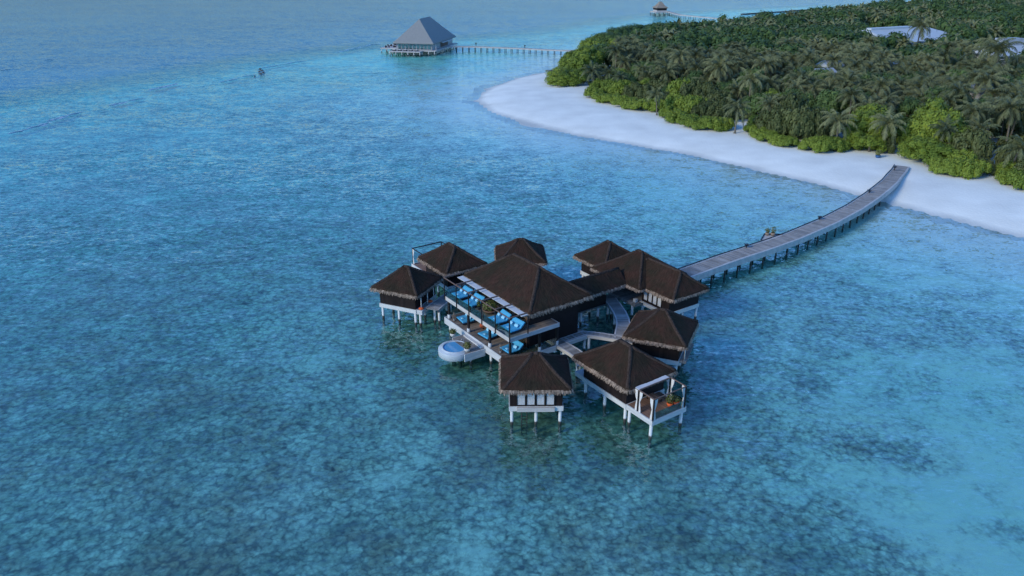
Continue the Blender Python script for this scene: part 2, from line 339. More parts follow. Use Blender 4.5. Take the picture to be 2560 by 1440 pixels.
def sand_mat():
    m, N, L, b = mat('coral_sand')
    g = N.new('ShaderNodeNewGeometry')
    n = N.new('ShaderNodeTexNoise'); n.inputs['Scale'].default_value = .12; n.inputs['Detail'].default_value = 6; L.new(g.outputs['Position'], n.inputs['Vector'])
    n2 = N.new('ShaderNodeTexNoise'); n2.inputs['Scale'].default_value = 2.; n2.inputs['Detail'].default_value = 6; L.new(g.outputs['Position'], n2.inputs['Vector'])
    sp = N.new('ShaderNodeSeparateXYZ'); L.new(g.outputs['Position'], sp.inputs[0])
    ad = N.new('ShaderNodeMath'); ad.operation = 'MULTIPLY_ADD'; L.new(n.outputs[0], ad.inputs[0]); ad.inputs[1].default_value = .35; L.new(sp.outputs[2], ad.inputs[2])
    wet = N.new('ShaderNodeMapRange'); L.new(ad.outputs[0], wet.inputs[0]); wet.inputs[1].default_value = .15; wet.inputs[2].default_value = .5
    mx = N.new('ShaderNodeMix'); mx.data_type = 'RGBA'; L.new(wet.outputs[0], mx.inputs[0]); mx.inputs[6].default_value = (.60, .62, .58, 1); mx.inputs[7].default_value = (.86, .87, .79, 1)
    mr = N.new('ShaderNodeMapRange'); L.new(n.outputs[0], mr.inputs[0]); mr.inputs[1].default_value = .3; mr.inputs[2].default_value = .7; mr.inputs[3].default_value = .88; mr.inputs[4].default_value = 1.06
    vm = N.new('ShaderNodeVectorMath'); vm.operation = 'SCALE'; L.new(mx.outputs[2], vm.inputs[0]); L.new(mr.outputs[0], vm.inputs['Scale'])
    L.new(vm.outputs[0], b.inputs['Base Color']); b.inputs['Roughness'].default_value = .9; b.inputs['Specular IOR Level'].default_value = .1
    bu = N.new('ShaderNodeBump'); bu.inputs['Distance'].default_value = .08; L.new(n2.outputs[0], bu.inputs['Height']); L.new(bu.outputs[0], b.inputs['Normal'])
    return m
zc = np.maximum(np.maximum(Z[:-1, :-1], Z[1:, :-1]), np.maximum(Z[:-1, 1:], Z[1:, 1:]))
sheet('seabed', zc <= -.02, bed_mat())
sheet('beach', zc > -.02, sand_mat())

def water_mat():
    m, N, L, b = mat('sea_water'); N.remove(b); out = N['Material Output']
    g = N.new('ShaderNodeNewGeometry')
    def vm(op, a, b_, c=None):
        n = N.new('ShaderNodeVectorMath'); n.operation = op
        for k, v in enumerate((a, b_, c)):
            if v is None: continue
            if isinstance(v, tuple): n.inputs[k].default_value = v
            else: L.new(v, n.inputs[k])
        return n.outputs[0]
    def wave(scale, rot, stretch, det, k, rough=.5):
        """slope field of one family of waves"""
        mp = N.new('ShaderNodeMapping'); mp.inputs['Rotation'].default_value = (0, 0, R_(rot)); mp.inputs['Scale'].default_value = stretch
        L.new(g.outputs['Position'], mp.inputs[0])
        n = N.new('ShaderNodeTexNoise'); n.inputs['Scale'].default_value = scale; n.inputs['Detail'].default_value = det; n.inputs['Roughness'].default_value = rough; n.inputs['Distortion'].default_value = .4
        L.new(mp.outputs[0], n.inputs['Vector'])
        c = vm('SUBTRACT', n.outputs['Color'], (.5, .5, .5)); return vm('MULTIPLY', c, (k * .7, k, 0.)), n.outputs[0]
    s1, _ = wave(1.0, 12, (.45, 1, 1), 3, WAVE[0]); s2, _ = wave(.20, -6, (.45, 1, 1), 2, WAVE[1]); s3, _ = wave(3.0, 20, (.5, 1, 1), 1, WAVE[2])
    mp = N.new('ShaderNodeMapping'); mp.inputs['Scale'].default_value = (.35, 1, 1); L.new(g.outputs['Position'], mp.inputs[0])
    gu = N.new('ShaderNodeTexNoise'); gu.inputs['Scale'].default_value = .022; gu.inputs['Detail'].default_value = 3; L.new(mp.outputs[0], gu.inputs['Vector'])
    gm = N.new('ShaderNodeMapRange'); L.new(gu.outputs[0], gm.inputs[0]); gm.inputs[1].default_value = .35; gm.inputs[2].default_value = .65; gm.inputs[3].default_value = .62; gm.inputs[4].default_value = 1.3
    tot = vm('ADD', vm('ADD', s1, s2), s3)
    sc = N.new('ShaderNodeVectorMath'); sc.operation = 'SCALE'; L.new(tot, sc.inputs[0]); L.new(gm.outputs[0], sc.inputs['Scale'])
    nrm = vm('NORMALIZE', vm('ADD', sc.outputs[0], (0, 0, 1.)), None)
    fr = N.new('ShaderNodeFresnel'); fr.inputs[0].default_value = 1.33; L.new(nrm, fr.inputs['Normal'])
    frm = N.new('ShaderNodeMapRange'); L.new(fr.outputs[0], frm.inputs[0]); frm.inputs[1].default_value = .02; frm.inputs[2].default_value = FRK[0]; frm.inputs[3].default_value = FRK[1]; frm.inputs[4].default_value = FRK[2]
    gl = N.new('ShaderNodeBsdfGlossy'); gl.inputs[0].default_value = (.80, .91, 1, 1); gl.inputs['Roughness'].default_value = .08; L.new(nrm, gl.inputs['Normal'])
    tr = N.new('ShaderNodeBsdfTransparent'); tr.inputs[0].default_value = TRC
    df = N.new('ShaderNodeBsdfDiffuse'); df.inputs[0].default_value = DFC; L.new(nrm, df.inputs['Normal'])
    sep = N.new('ShaderNodeSeparateXYZ'); L.new(sc.outputs[0], sep.inputs[0])
    rp = N.new('ShaderNodeMapRange'); L.new(sep.outputs[1], rp.inputs[0]); rp.inputs[1].default_value = -.16; rp.inputs[2].default_value = .16; rp.inputs[3].default_value = DFF * .1; rp.inputs[4].default_value = DFF * 3.2  # ripple light and dark mixed in by wave slope, in place of refraction
    m1 = N.new('ShaderNodeMixShader'); L.new(rp.outputs[0], m1.inputs[0]); L.new(tr.outputs[0], m1.inputs[1]); L.new(df.outputs[0], m1.inputs[2])
    m2 = N.new('ShaderNodeMixShader'); L.new(frm.outputs[0], m2.inputs[0]); L.new(m1.outputs[0], m2.inputs[1]); L.new(gl.outputs[0], m2.inputs[2])
    L.new(m2.outputs[0], out.inputs[0])
    va = N.new('ShaderNodeVolumeAbsorption'); va.inputs[0].default_value = VAC; va.inputs[1].default_value = VAD
    L.new(va.outputs[0], out.inputs['Volume'])
    return m
WAVE = (.42, .16, .44); TRC = (.92, 1, .945, 1); DFC = (.05, .20, .22, 1); DFF = .085; VAC = (0, .925, .89, 1); VAD = .19; FRK = (.25, .115, .295)
wm = MB().box(-8900, 8900, -390, 11900, -40, 0)
water = wm.build('water', water_mat()); tag(water, kind='structure')

# ------------------------------------------------------------------ thatched roofs and villa pieces
def rrect(a, b, r, step=.28):
    """rounded rectangle perimeter, counter-clockwise"""
    pts = []
    for (cx, cy, t0) in ((a - r, b - r, 0), (-a + r, b - r, 90), (-a + r, -b + r, 180), (a - r, -b + r, 270)):
        for k in range(4):
            t = R_(t0 + 30 * k); pts.append((cx + r * math.cos(t), cy + r * math.sin(t)))
    out = []
    for i, p in enumerate(pts):
        q = pts[(i + 1) % len(pts)]; d = math.dist(p, q); n = max(1, int(round(d / step)))
        out += [(p[0] + (q[0] - p[0]) * k / n, p[1] + (q[1] - p[1]) * k / n) for k in range(n)]
    return out
def roof(T, a, b, ze, za, rl, ox=0., oy=0., swap=False, gable=False, fr=True, mt='thatch', th=.28, cr=.45, fl=.42, caps=True):
    sd_ = rng.random() * 50
    per = rrect(a, b, cr)
    def W(x, y, z): return (ox - y, oy + x, z) if swap else (ox + x, oy + y, z)
    rows = 11; mb = MB(); vs = []; n = len(per)
    for j in range(rows + 1):
        t = j / rows
        for x, y in per:
            rx = max(-rl, min(rl, x if gable else x * rl / a * 1.0)); 
            if gable: rx = x
            # hips run at the same pitch: ridge point is the clamp of x by the remaining run
            px, py = x + (rx - x) * t, y * (1 - t)
            if not gable:
                run = b * (1 - t); ax = rl + (a - rl) * (1 - t)
                px = x * ax / a
            z = ze + (za - ze) * t - .10 * math.sin(math.pi * t) * (1 if th > .1 else 0)
            dn = mnoise.noise((px * .9 + sd_, py * .9, z * .9)) * .07 + mnoise.noise((px * 2.9 + sd_, py * 2.9, z * 2.9)) * .045
            if j == rows: dn *= .5
            vs.append(W(px, py, z + dn * (1 if th > .1 else .2)))
    base = len(vs)
    for x, y in per: vs.append(W(x * .995, y * .995, ze - th))
    vs.append(W(0, 0, ze - th + .02))
    fs = [(j * n + k, j * n + (k + 1) % n, (j + 1) * n + (k + 1) % n, (j + 1) * n + k) for j in range(rows) for k in range(n)]
    fs += [(base + k, base + (k + 1) % n, (k + 1) % n, k) for k in range(n)]
    fs += [(base + (k + 1) % n, base + k, base + n) for k in range(n)]
    mb.add(vs, fs, True)
    ro = mb.build('roof', M[mt], T)
    at = ro.data.attributes.new('strand', 'FLOAT_VECTOR', 'POINT'); ac = []; acc = [0.]
    for k in range(n): acc.append(acc[-1] + math.dist(per[k], per[(k + 1) % n]))
    for j in range(rows + 1):
        for k in range(n): ac += [acc[k], j / rows * math.hypot(b, za - ze), sd_]
    ac += [0., 0., 0.] * (n + 1); at.data.foreach_set('vector', ac)
    if fr:
        fb = MB(); n3 = 0
        for layer, (ln, out, zt) in enumerate(((fl * .55, .02, .02), (fl * .85, .09, .04), (fl, .15, .06))):
            for k, (x, y) in enumerate(per):
                q = per[(k + 1) % n]; d = math.dist((x, y), q)
                if d < 1e-4: continue
                tx, ty = (q[0] - x) / d, (q[1] - y) / d; nx_, ny_ = ty, -tx
                m_ = max(1, int(d / .085))
                for i in range(m_):
                    s = (i + rng.random() * .9) * d / m_; wd = .05 + rng.random() * .05; l = ln * (.6 + .65 * rng.random()); o_ = out + rng.random() * .08
                    sk = (rng.random() - .5) * .12; z0 = ze + zt - .03 * rng.random()
                    bx, by = x + tx * s, y + ty * s
                    p0 = W(bx - tx * wd - nx_ * .05, by - ty * wd - ny_ * .05, z0); p1 = W(bx + tx * wd - nx_ * .05, by + ty * wd - ny_ * .05, z0)
                    p2 = W(bx + tx * (wd * .4 + sk) + nx_ * o_, by + ty * (wd * .4 + sk) + ny_ * o_, z0 - l); p3 = W(bx - tx * (wd * .4 - sk) + nx_ * o_, by - ty * (wd * .4 - sk) + ny_ * o_, z0 - l * .95)
                    fb.add([p0, p1, p2, p3], [(0, 1, 2, 3)])
        fb.build('fringe', M['fringe'], ro)
    if caps:
        cb = MB(); 
        def cap(p, q):
            pts = []; 
            for i in range(9):
                t = i / 8; sag = -.10 * math.sin(math.pi * t) if p[2] != q[2] else 0
                pts.append(W(p[0] + (q[0] - p[0]) * t + (rng.random() - .5) * .04, p[1] + (q[1] - p[1]) * t + (rng.random() - .5) * .04, p[2] + (q[2] - p[2]) * t + sag - .15))
            cb.tube(pts, [.20 + .04 * rng.random() for _ in pts], 8)
        cap((-rl, 0, za), (rl, 0, za))
        if not gable:
            k = .93
            for sx in (-1, 1):
                for sy in (-1, 1): cap((sx * (rl + (a - rl) * k), sy * b * k, ze + (za - ze) * (1 - k)), (sx * rl, 0, za))
        cb.build('ridge_cap', M['ridge'], ro)
    return ro
def piles(T, pts, top=1.9, r=.17, mt='pile', bot=-2.6):
    for x, y in pts: MB().tube([(x, y, bot), (x, y, top)], r, 10).build('pile', M[mt], T)
def walls(T, wx, wy, z0, z1, ox=0, oy=0, mt='wall'):
    mb = MB(); mb.box(ox - wx, ox + wx, oy - wy, oy + wy, z0, z1); mb.build('wall', M[mt], T)
def window(T, p0, p1, z0, z1, panes, out=.05):
    """a row of tall windows with drawn white curtains, on the wall line p0-p1"""
    p0 = Vector((*p0, 0)); p1 = Vector((*p1, 0)); d = (p1 - p0); Ln = d.length; d.normalize(); nrm = Vector((d.y, -d.x, 0))
    for i in range(panes):
        a = p0 + d * (Ln * i / panes + .06); b = p0 + d * (Ln * (i + 1) / panes - .06)
        fm = MB(); o = nrm * out
        for q in (a, b): fm.bar(q + o + Vector((0, 0, z0)), q + o + Vector((0, 0, z1)), .09)
        for z in (z0, z1): fm.bar(a + o + Vector((0, 0, z)), b + o + Vector((0, 0, z)), .09)
        f = fm.build('window', M['steel'], T)
        cm = MB(); N_ = 28; vs = []
        for k in range(N_ + 1):
            t = k / N_; q = a + (b - a) * (.06 + .88 * t) + nrm * (out * .4 + .035 * (1 if k % 2 else -.2))
            vs += [q + Vector((0, 0, z0 + .05)), q + Vector((0, 0, z1 - .05))]
        cm.add(vs, [(2 * k, 2 * k + 2, 2 * k + 3, 2 * k + 1) for k in range(N_)])
        cm.build('curtain', M['curtain'], f)
FZ = 2.3
def base(T, wx, wy, h=.55, grow=.10):
    MB().box(-wx - grow, wx + grow, -wy - grow, wy + grow, FZ - h, FZ).build('floor_band', M['white'], T)
GV = 'small thatched rooms on stilts'
def room(label, cx, cy, rot, a=3.72, b=3.68, za=7.2, rl=.32, wx=2.72, wy=2.72, group=GV):
    T = thing('stilt_room', label, 'stilt room', (cx, cy, 0), R_(rot), group)
    roof(T, a, b, 4.7, za, rl)
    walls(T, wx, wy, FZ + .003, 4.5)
    base(T, wx, wy)
    g = [-wx + .2, 0, wx - .2]
    piles(T, [(x, y) for x in g for y in (-wy + .2, wy - .2)] + [(-wx + .2, 0), (wx - .2, 0)])
    return T
def curtain(parent, x, y, z0, z1, ang, w0=.42):
    """a gathered curtain: full at head and foot, pinched by its tie"""
    mb = MB(); n = 14; rows = [(1, .98), (.82, .9), (.62, .55), (.5, .22), (.38, .40), (.12, .62), (.0, .66)]
    ca, sa = math.cos(ang), math.sin(ang); vs = []
    for t, wd in rows:
        for k in range(n + 1):
            s = (k / n) * w0 * wd + .05; wv = .035 * math.sin(k * 2.4) * (.4 + wd)
            vs.append((x + ca * s - sa * wv, y + sa * s + ca * wv, z0 + (z1 - z0) * t))
    mb.add(vs, [(j * (n + 1) + k, j * (n + 1) + k + 1, (j + 1) * (n + 1) + k + 1, (j + 1) * (n + 1) + k) for j in range(len(rows) - 1) for k in range(n)], True)
    return mb.build('curtain', M['curtain'], parent)
def leafball(mb, cx, cy, cz, rx, rz, n, size, seed=1, up=.3):
    r = random.Random(seed)
    for _ in range(n):
        th = r.random() * 6.283; ph = math.acos(1 - 2 * r.random()); q = .55 + .5 * r.random()
        d = Vector((math.sin(ph) * math.cos(th), math.sin(ph) * math.sin(th), math.cos(ph)))
        p = Vector((cx + d.x * rx * q, cy + d.y * rx * q, cz + d.z * rz * q))
        nn = (d + Vector((r.random() - .5, r.random() - .5, r.random() - .5 + up)) * 1.2).normalized()
        t = nn.cross(Vector((r.random() - .5, r.random() - .5, r.random() - .5))).normalized(); u = nn.cross(t)
        s = size * (.6 + .8 * r.random())
        mb.add([p - t * s * .5, p + u * s * .25, p + t * s * .6, p - u * s * .25], [(0, 1, 2, 3)])

# --- front room
F = room('small square thatched room nearest the camera, white curtains across its front window', 2.46, 70.17, .8, 3.68, 3.69, 7.12)
window(F, (-2.05, -2.74), (1.95, -2.74), FZ + .15, 4.45, 4)
MB().box(-2.0, 1.9, -3.05, -2.84, FZ - .50, FZ - .02).build('window_ledge', M['fascia'], F)
lad = MB()
for x in (-1.5, -.95): lad.tube([(x, -2.95, -2.), (x, -2.95, FZ - .5)], .05, 6)
for k in range(7): lad.bar((-1.5, -2.95, -.9 + k * .35), (-.95, -2.95, -.9 + k * .35), .05)
lad.build('ladder', M['steel'], F)
# --- leftmost room with its side deck
L1 = room('leftmost thatched room on white stilts, orange cushions on its side deck', -14.1, 94.45, -23.4, 3.66, 3.68, 7.12)
dk = MB().box(2.83, 3.62, -2.64, .6, FZ - .12, FZ - .01).build('side_deck', M['deck_grey'], L1)
fb = MB().box(2.83, 3.66, -2.72, -2.64, FZ - .6, FZ + .02).box(3.62, 3.70, -2.64, .6, FZ - .6, FZ + .02).build('deck_fascia', M['band'], dk)
piles(L1, [(3.2, -2.4)])
for y in (-2.2, -.5, 1.2): MB().tube([(3.3, y, FZ), (3.3, y, 4.5)], .07, 8).build('veranda_post', M['white'], L1)
# --- room behind it, with the dark frame over its rear deck
L2 = room('thatched room behind the leftmost one, with a dark frame over its rear deck', -8.6, 102.5, -55, 4.15, 3.62, 7.22, .9, 3.1, 2.7)
MB().box(-7.6, -3.2, -2.6, 2.6, FZ - .12, FZ - .01).build('rear_deck', M['deck_warm'], L2)
MB().box(-7.7, -3.25, -2.7, -2.6, FZ - .6, FZ + .01).box(-7.7, -7.6, -2.6, 2.6, FZ - .6, FZ + .01).build('deck_fascia', M['white'], L2)
pg = MB().bar((-7.5, -2.5, 4.8), (-7.5, 2.5, 4.8), .13).bar((-7.5, -2.5, 4.8), (-3.4, -2.5, 4.8), .12).bar((-7.5, 2.5, 4.8), (-3.4, 2.5, 4.8), .12).build('pergola', M['steel'], L2)
for y in (-2.5, 2.5): MB().tube([(-7.5, y, FZ), (-7.5, y, 4.75)], .08, 8).build('post', M['steel'], pg)
curtain(pg, -7.5, -2.5, FZ + .05, 4.7, 0)
piles(L2, [(-7.3, -2.4), (-7.3, 2.4)])
# --- rooms at the back
Bk = room('far thatched room behind the two storey building, only its roof showing', 1.26, 104.84, 2.4, 3.68, 3.72, 7.28)
Q = room('thatched room behind the entrance building, its dark wall corner over open water', 14.04, 103.87, -55, 3.5, 3.88, 7.2)
# --- right hand room
E_ = room('square thatched room on the right between the entrance building and the pergola room', 17.6, 80.5, -22.5, 3.75, 3.79, 7.3)
MB().box(2.82, 3.6, -2.5, 2.5, FZ - .3, FZ - .01).build('side_deck', M['deck_grey'], E_)
for y in (-2.3, 2.3):
    MB().tube([(3.35, y, FZ), (3.35, y, 4.6)], .07, 8).build('veranda_post', M['white'], E_)
curtain(E_, 3.35, -2.3, FZ, 4.5, R_(90))
# --- pergola room
D = room('thatched room in front right with a curtained white pergola on its open deck', 12.1, 72.16, -55.5, 4.5, 3.66, 7.22, .85, 3.45, 2.7)
MB().box(3.55, 7.25, -2.6, 2.0, FZ - .12, FZ - .01).build('open_deck', M['deck_warm'], D)
MB().box(3.55, 7.35, -2.72, -2.6, FZ - .55, FZ + .03).box(7.25, 7.37, -2.6, 2.0, FZ - .55, FZ + .03).box(3.55, 7.37, 2.0, 2.12, FZ - .55, FZ + .03).build('deck_fascia', M['band'], D)
MB().box(-4.9, -3.56, -2.75, -1.4, FZ - .5, FZ).build('side_balcony', M['band'], D)
pg = MB().bar((5.1, -2.62, 4.8), (7.3, -2.62, 4.8), .11).bar((7.3, -2.56, 4.8), (7.3, 1.85, 4.8), .10).bar((5.1, 1.85, 4.8), (7.3, 1.85, 4.8), .09).bar((5.1, -2.5, 4.8), (5.1, 1.8, 4.8), .11).build('pergola', M['beam'], D)
MB().box(4.25, 5.03, -2.5, 1.8, 4.70, 4.76).build('ceiling_panel', M['white'], pg)
for x, y in ((5.1, -2.62), (7.3, -2.62), (7.3, 1.85), (5.1, 1.85)):
    MB().bar((x, y, FZ - .1), (x, y, 4.78), .12).build('post', M['steel'], pg)
for x, y, ang in ((5.1, -2.62, 0), (5.1, -2.62, math.pi), (7.3, -2.62, math.pi), (7.3, -2.62, math.pi / 2), (7.3, 1.85, -math.pi / 2), (7.3, 1.85, math.pi), (5.1, 1.85, 0), (5.1, 1.85, math.pi)):
    curtain(pg, x + .09 * math.cos(ang), y + .09 * math.sin(ang), FZ + .03, 4.72, ang, .40)
gl = MB().box(7.285, 7.30, -2.5, 1.75, FZ + .05, FZ + .9).box(5.2, 7.2, 1.9, 1.915, FZ + .05, FZ + .9).build('glass_panel', M['glass'], D)
piles(D, [(7.05, -2.5), (7.05, 1.8), (3.9, -2.5)])
# two orange pots with plants, and cushions
def pot(name, label, x, y, z, mt, r=.3, h=.38, ph=.5, n=160, grp=None, pm='plant', lf=.22, prof=None, rz=None):
    T = thing(name, label, 'potted plant', (x, y, z), 0, grp)
    MB().lathe(prof or [(.001, 0), (r * .62, 0), (r * .95, h * .5), (r, h * .8), (r * .86, h), (r * .76, h), (r * .76, h * .8), (.001, h * .8)], n=20).build('pot', M[mt], T)
    mb = MB(); leafball(mb, 0, 0, h + ph * .55, r * 1.3, ph * .6, n, lf, rng.randrange(999)); mb.build('foliage', M[pm], T)
    return T
pot('potted_plant', 'taller plant in an orange pot on the pergola deck, left of the pair', 16.33, 67.47, FZ, 'orange', .34, .4, 1.0, 170)
pot('potted_plant', 'low plant in a rounder orange pot on the pergola deck, right of the pair', 17.0, 67.76, FZ, 'orange', .42, .45, .45, 110)
tb = thing('lounge_table', 'brown wooden low table under the white curtained pergola', 'table', (14.9, 68.6, FZ), R_(-55))
MB().box(-.7, .7, -.5, .5, .36, .42).build('tabletop', M['deck_warm'], tb)
for x in (-.6, .6):
    for y in (-.42, .42): MB().bar((x, y, 0), (x, y, .36), .08).build('leg', M['wall2'], tb)
sf = thing('sofa', 'dark wicker sofa against the pergola room wall, white pillow at one end', 'sofa', (14.2, 70.2, FZ), R_(-55))
MB().box(-.45, .45, -1.3, 1.3, .12, .42).build('seat', M['wicker'], sf); MB().box(-.62, -.45, -1.3, 1.3, .12, .8).build('backrest', M['wicker'], sf); MB().box(-.35, .25, .7, 1.15, .42, .68).build('pillow', M['white'], sf)

# ------------------------------------------------------------------ two storey building, frame u (down-right), v (up-right)
OX, OY, ORZ = 1.73, 86.75, R_(-55)
cu, su = math.cos(ORZ), math.sin(ORZ)
def wuv(u, v): return (OX + cu * u - su * v, OY + su * u + cu * v)
UZ = 5.4
MV = thing('two_storey_villa', 'large two storey thatched building on stilts with sun decks on both floors', 'villa', (OX, OY, 0), ORZ)
roof(MV, 7.33, 4.89, 7.7, 11.0, 2.69, fl=.5)
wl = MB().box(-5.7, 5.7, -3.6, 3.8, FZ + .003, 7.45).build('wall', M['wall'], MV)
# lower deck
ld = MB().box(-7.45, 6.87, -7.4, 4.6, FZ - .14, FZ).build('lower_deck', M['deck'], MV)
MB().box(-7.53, 6.95, -7.50, -7.4, FZ - .85, FZ + .05).box(-7.55, -7.45, -7.4, 4.6, FZ - .85, FZ + .05).box(6.87, 6.97, -7.4, -.5, FZ - .65, FZ + .04).box(6.87, 6.97, 1.1, 4.4, FZ - .5, FZ + .01).build('deck_fascia', M['band'], ld)
piles(MV, [(u, v) for u in (-6.9, -2.2, 2.6, 6.6) for v in (-7.0, -3.2, .6, 4.2)], 1.6)
# upper deck, wrapped round the front and the right end
ud = MB().box(-7.0, 7.15, -7.4, -3.62, UZ - .14, UZ).box(5.72, 7.15, -3.62, -.45, UZ - .141, UZ - .001).build('upper_deck', M['deck'], MV)
MB().box(-7.1, 7.25, -7.5, -7.4, UZ - .48, UZ + .04).box(-7.1, -7.0, -7.4, -3.62, UZ - .48, UZ + .04).box(7.15, 7.25, -7.4, -.45, UZ - .48, UZ + .04).box(5.72, 7.25, -.45, -.35, UZ - .48, UZ + .04).build('deck_fascia', M['fascia'], ud)
# columns under the upper deck: dark shaft, white foot
for u, v in ((-6.94, -7.1), (-2.14, -7.15), (2.63, -7.15), (6.75, -7.1), (6.75, -2.9), (6.7, -.27)):
    c_ = MB().lathe([(.13, FZ + .5), (.19, FZ + .9), (.17, UZ - .4), (.13, UZ - .14)], u, v, 10).build('column', M['steel'], MV)
    MB().lathe([(.2, FZ), (.22, FZ + .1), (.21, FZ + .5), (.13, FZ + .52)], u, v, 12).build('column_foot', M['white'], c_)
# pergola of the upper deck
PU = [-7.1 + 2.88 * i for i in range(6)]
pg = MB().bar((-7.15, -7.56, 8.0), (7.4, -7.56, 8.0), .10).build('pergola', M['beam'], MV)
for i, u in enumerate(PU):
    MB().bar((u, -7.56, UZ - .42), (u, -7.56, 7.96), .11).build('post', M['steel'], pg)
    MB().bar((u, -7.52, 8.04), (u, -5.15, 8.04), .13).build('beam', M['beam'], pg)
    MB().bar((u, -5.0, UZ), (u, -5.0, 7.66), .11).build('post', M['steel'], pg)
MB().box(-6.95, 7.1, -5.72, -4.80, 7.62, 7.68).build('ceiling_panel', M['white'], MV)
# glass balustrades
for i in range(5): MB().box(PU[i] + .1, PU[i + 1] - .1, -7.47, -7.455, UZ + .06, UZ + .95).build('glass_panel', M['glass'], MV)
gp = MB().box(6.80, 6.815, -6.9, -.4, FZ + .05, FZ + 1.0).build('glass_panel', M['glass'], MV)
MB().box(-7.41, -7.395, -6.9, -.5, FZ + .05, FZ + 1.0).build('glass_panel', M['glass'], MV)
MB().box(-6.95, -6.935, -7.3, -3.7, UZ + .06, UZ + .95).build('glass_panel', M['glass'], MV)
# openings of the front wall
for z0, z1 in ((FZ + .1, 4.75), (UZ + .1, 7.35)):
    for i in range(4):
        x0 = -5.3 + i * 2.7
        f = MB().bar((x0, -3.66, z0), (x0, -3.66, z1), .12).bar((x0 + 2.4, -3.66, z0), (x0 + 2.4, -3.66, z1), .12).bar((x0, -3.66, z1), (x0 + 2.4, -3.66, z1), .12).build('sliding_door', M['deck_warm'], MV)
        MB().box(x0 + .08, x0 + 2.32, -3.64, -3.62, z0 + .05, z1 - .08).build('door_pane', M['glass'], f)

# sun beds
def daybed():
    T = thing('daybed', '', 'daybed', (0, 0, 0), 0, 'blue double daybeds on the sun decks')
    MB().box(-1.02, 1.02, -1.05, 1.05, .10, .26).build('base_frame', M['wicker'], T)
    m_ = MB(); 
    def cushion(mb, x0, x1, y0, y1, z0, z1, r=.06):
        vs = []
        for z, i in ((z0, r), (z0 + r, 0), (z1 - r, 0), (z1, r)):
            vs += [(x0 + i, y0 + i, z), (x1 - i, y0 + i, z), (x1 - i, y1 - i, z), (x0 + i, y1 - i, z)]
        fs = [(3, 2, 1, 0), (12, 13, 14, 15)] + [(4 * j + k, 4 * j + (k + 1) % 4, 4 * j + 4 + (k + 1) % 4, 4 * j + 4 + k) for j in range(3) for k in range(4)]
        mb.add(vs, fs)
    cushion(m_, -.97, .97, -1.0, .45, .26, .46); m_.build('mattress', M['blue'], T)
    b_ = MB(); cushion(b_, -.97, .97, -.08, .08, 0, .95)
    ang = R_(-48); ob = b_.build('backrest', M['blue'], T); ob.location = (0, .40, .36); ob.rotation_euler = (ang, 0, 0)
    for x, mt in ((-.5, 'blue2'), (.45, 'blue2')):
        p_ = MB(); cushion(p_, -.26, .26, -.07, .07, -.18, .18); o = p_.build('pillow', M[mt], T); o.location = (x, .22, .66); o.rotation_euler = (R_(-35), 0, R_(8 * (1 if x > 0 else -1)))
    p_ = MB(); cushion(p_, -.2, .2, -.05, .05, -.13, .13); o = p_.build('pillow', M['blue3'], T); o.location = (0, .10, .62); o.rotation_euler = (R_(-40), 0, 0)
    o = MB(); cushion(o, -.22, .22, -.16, .16, 0, .1); o = o.build('folded_towel', M['blue2'], T); o.location = (-.05, -.62, .46)
    return T
db = reg(daybed())
beds = [(-5.75, -5.8, UZ, 'blue double daybed at the left end of the upper deck'), (-2.95, -5.85, UZ, 'blue double daybed on the upper deck, just left of the big planter'),
        (2.85, -5.9, UZ, 'blue double daybed on the upper deck, just right of the big planter'), (5.5, -5.9, UZ, 'blue double daybed at the right end of the upper deck'),
        (-4.9, -5.7, FZ, 'blue double daybed at the left end of the lower deck, under the upper one'), (.3, -5.75, FZ, 'blue double daybed in the middle of the lower deck beside a dark column'),
        (4.95, -5.65, FZ, 'blue double daybed on the lower deck near the front room roof')]
for i, (u, v, z, lb) in enumerate(beds):
    o = db if i == 0 else copy_tree(db)
    x, y = wuv(u, v); o.location = (x, y, z); o.rotation_euler = (0, 0, ORZ + R_((0, 4, -3, 3, -6, 5, 2)[i])); o['label'] = lb
x, y = wuv(.2, -5.5)
T = thing('planter', 'wide brown bowl planter with a spreading bush between the upper deck daybeds', 'planter', (x, y, UZ))
MB().lathe([(.001, 0), (.5, 0), (.85, .35), (.95, .55), (.82, .55), (.7, .4), (.001, .4)], n=24).build('pot', M['terracotta'], T)
mb = MB(); leafball(mb, 0, 0, 1.0, .95, .65, 420, .26, 5); mb.build('foliage', M['plant'], T)
x, y = wuv(-1.4, -6.0); pot('potted_plant', 'small leafy plant beside the upper deck daybed left of the planter', x, y, UZ, 'wicker', .25, .35, .9, 150)
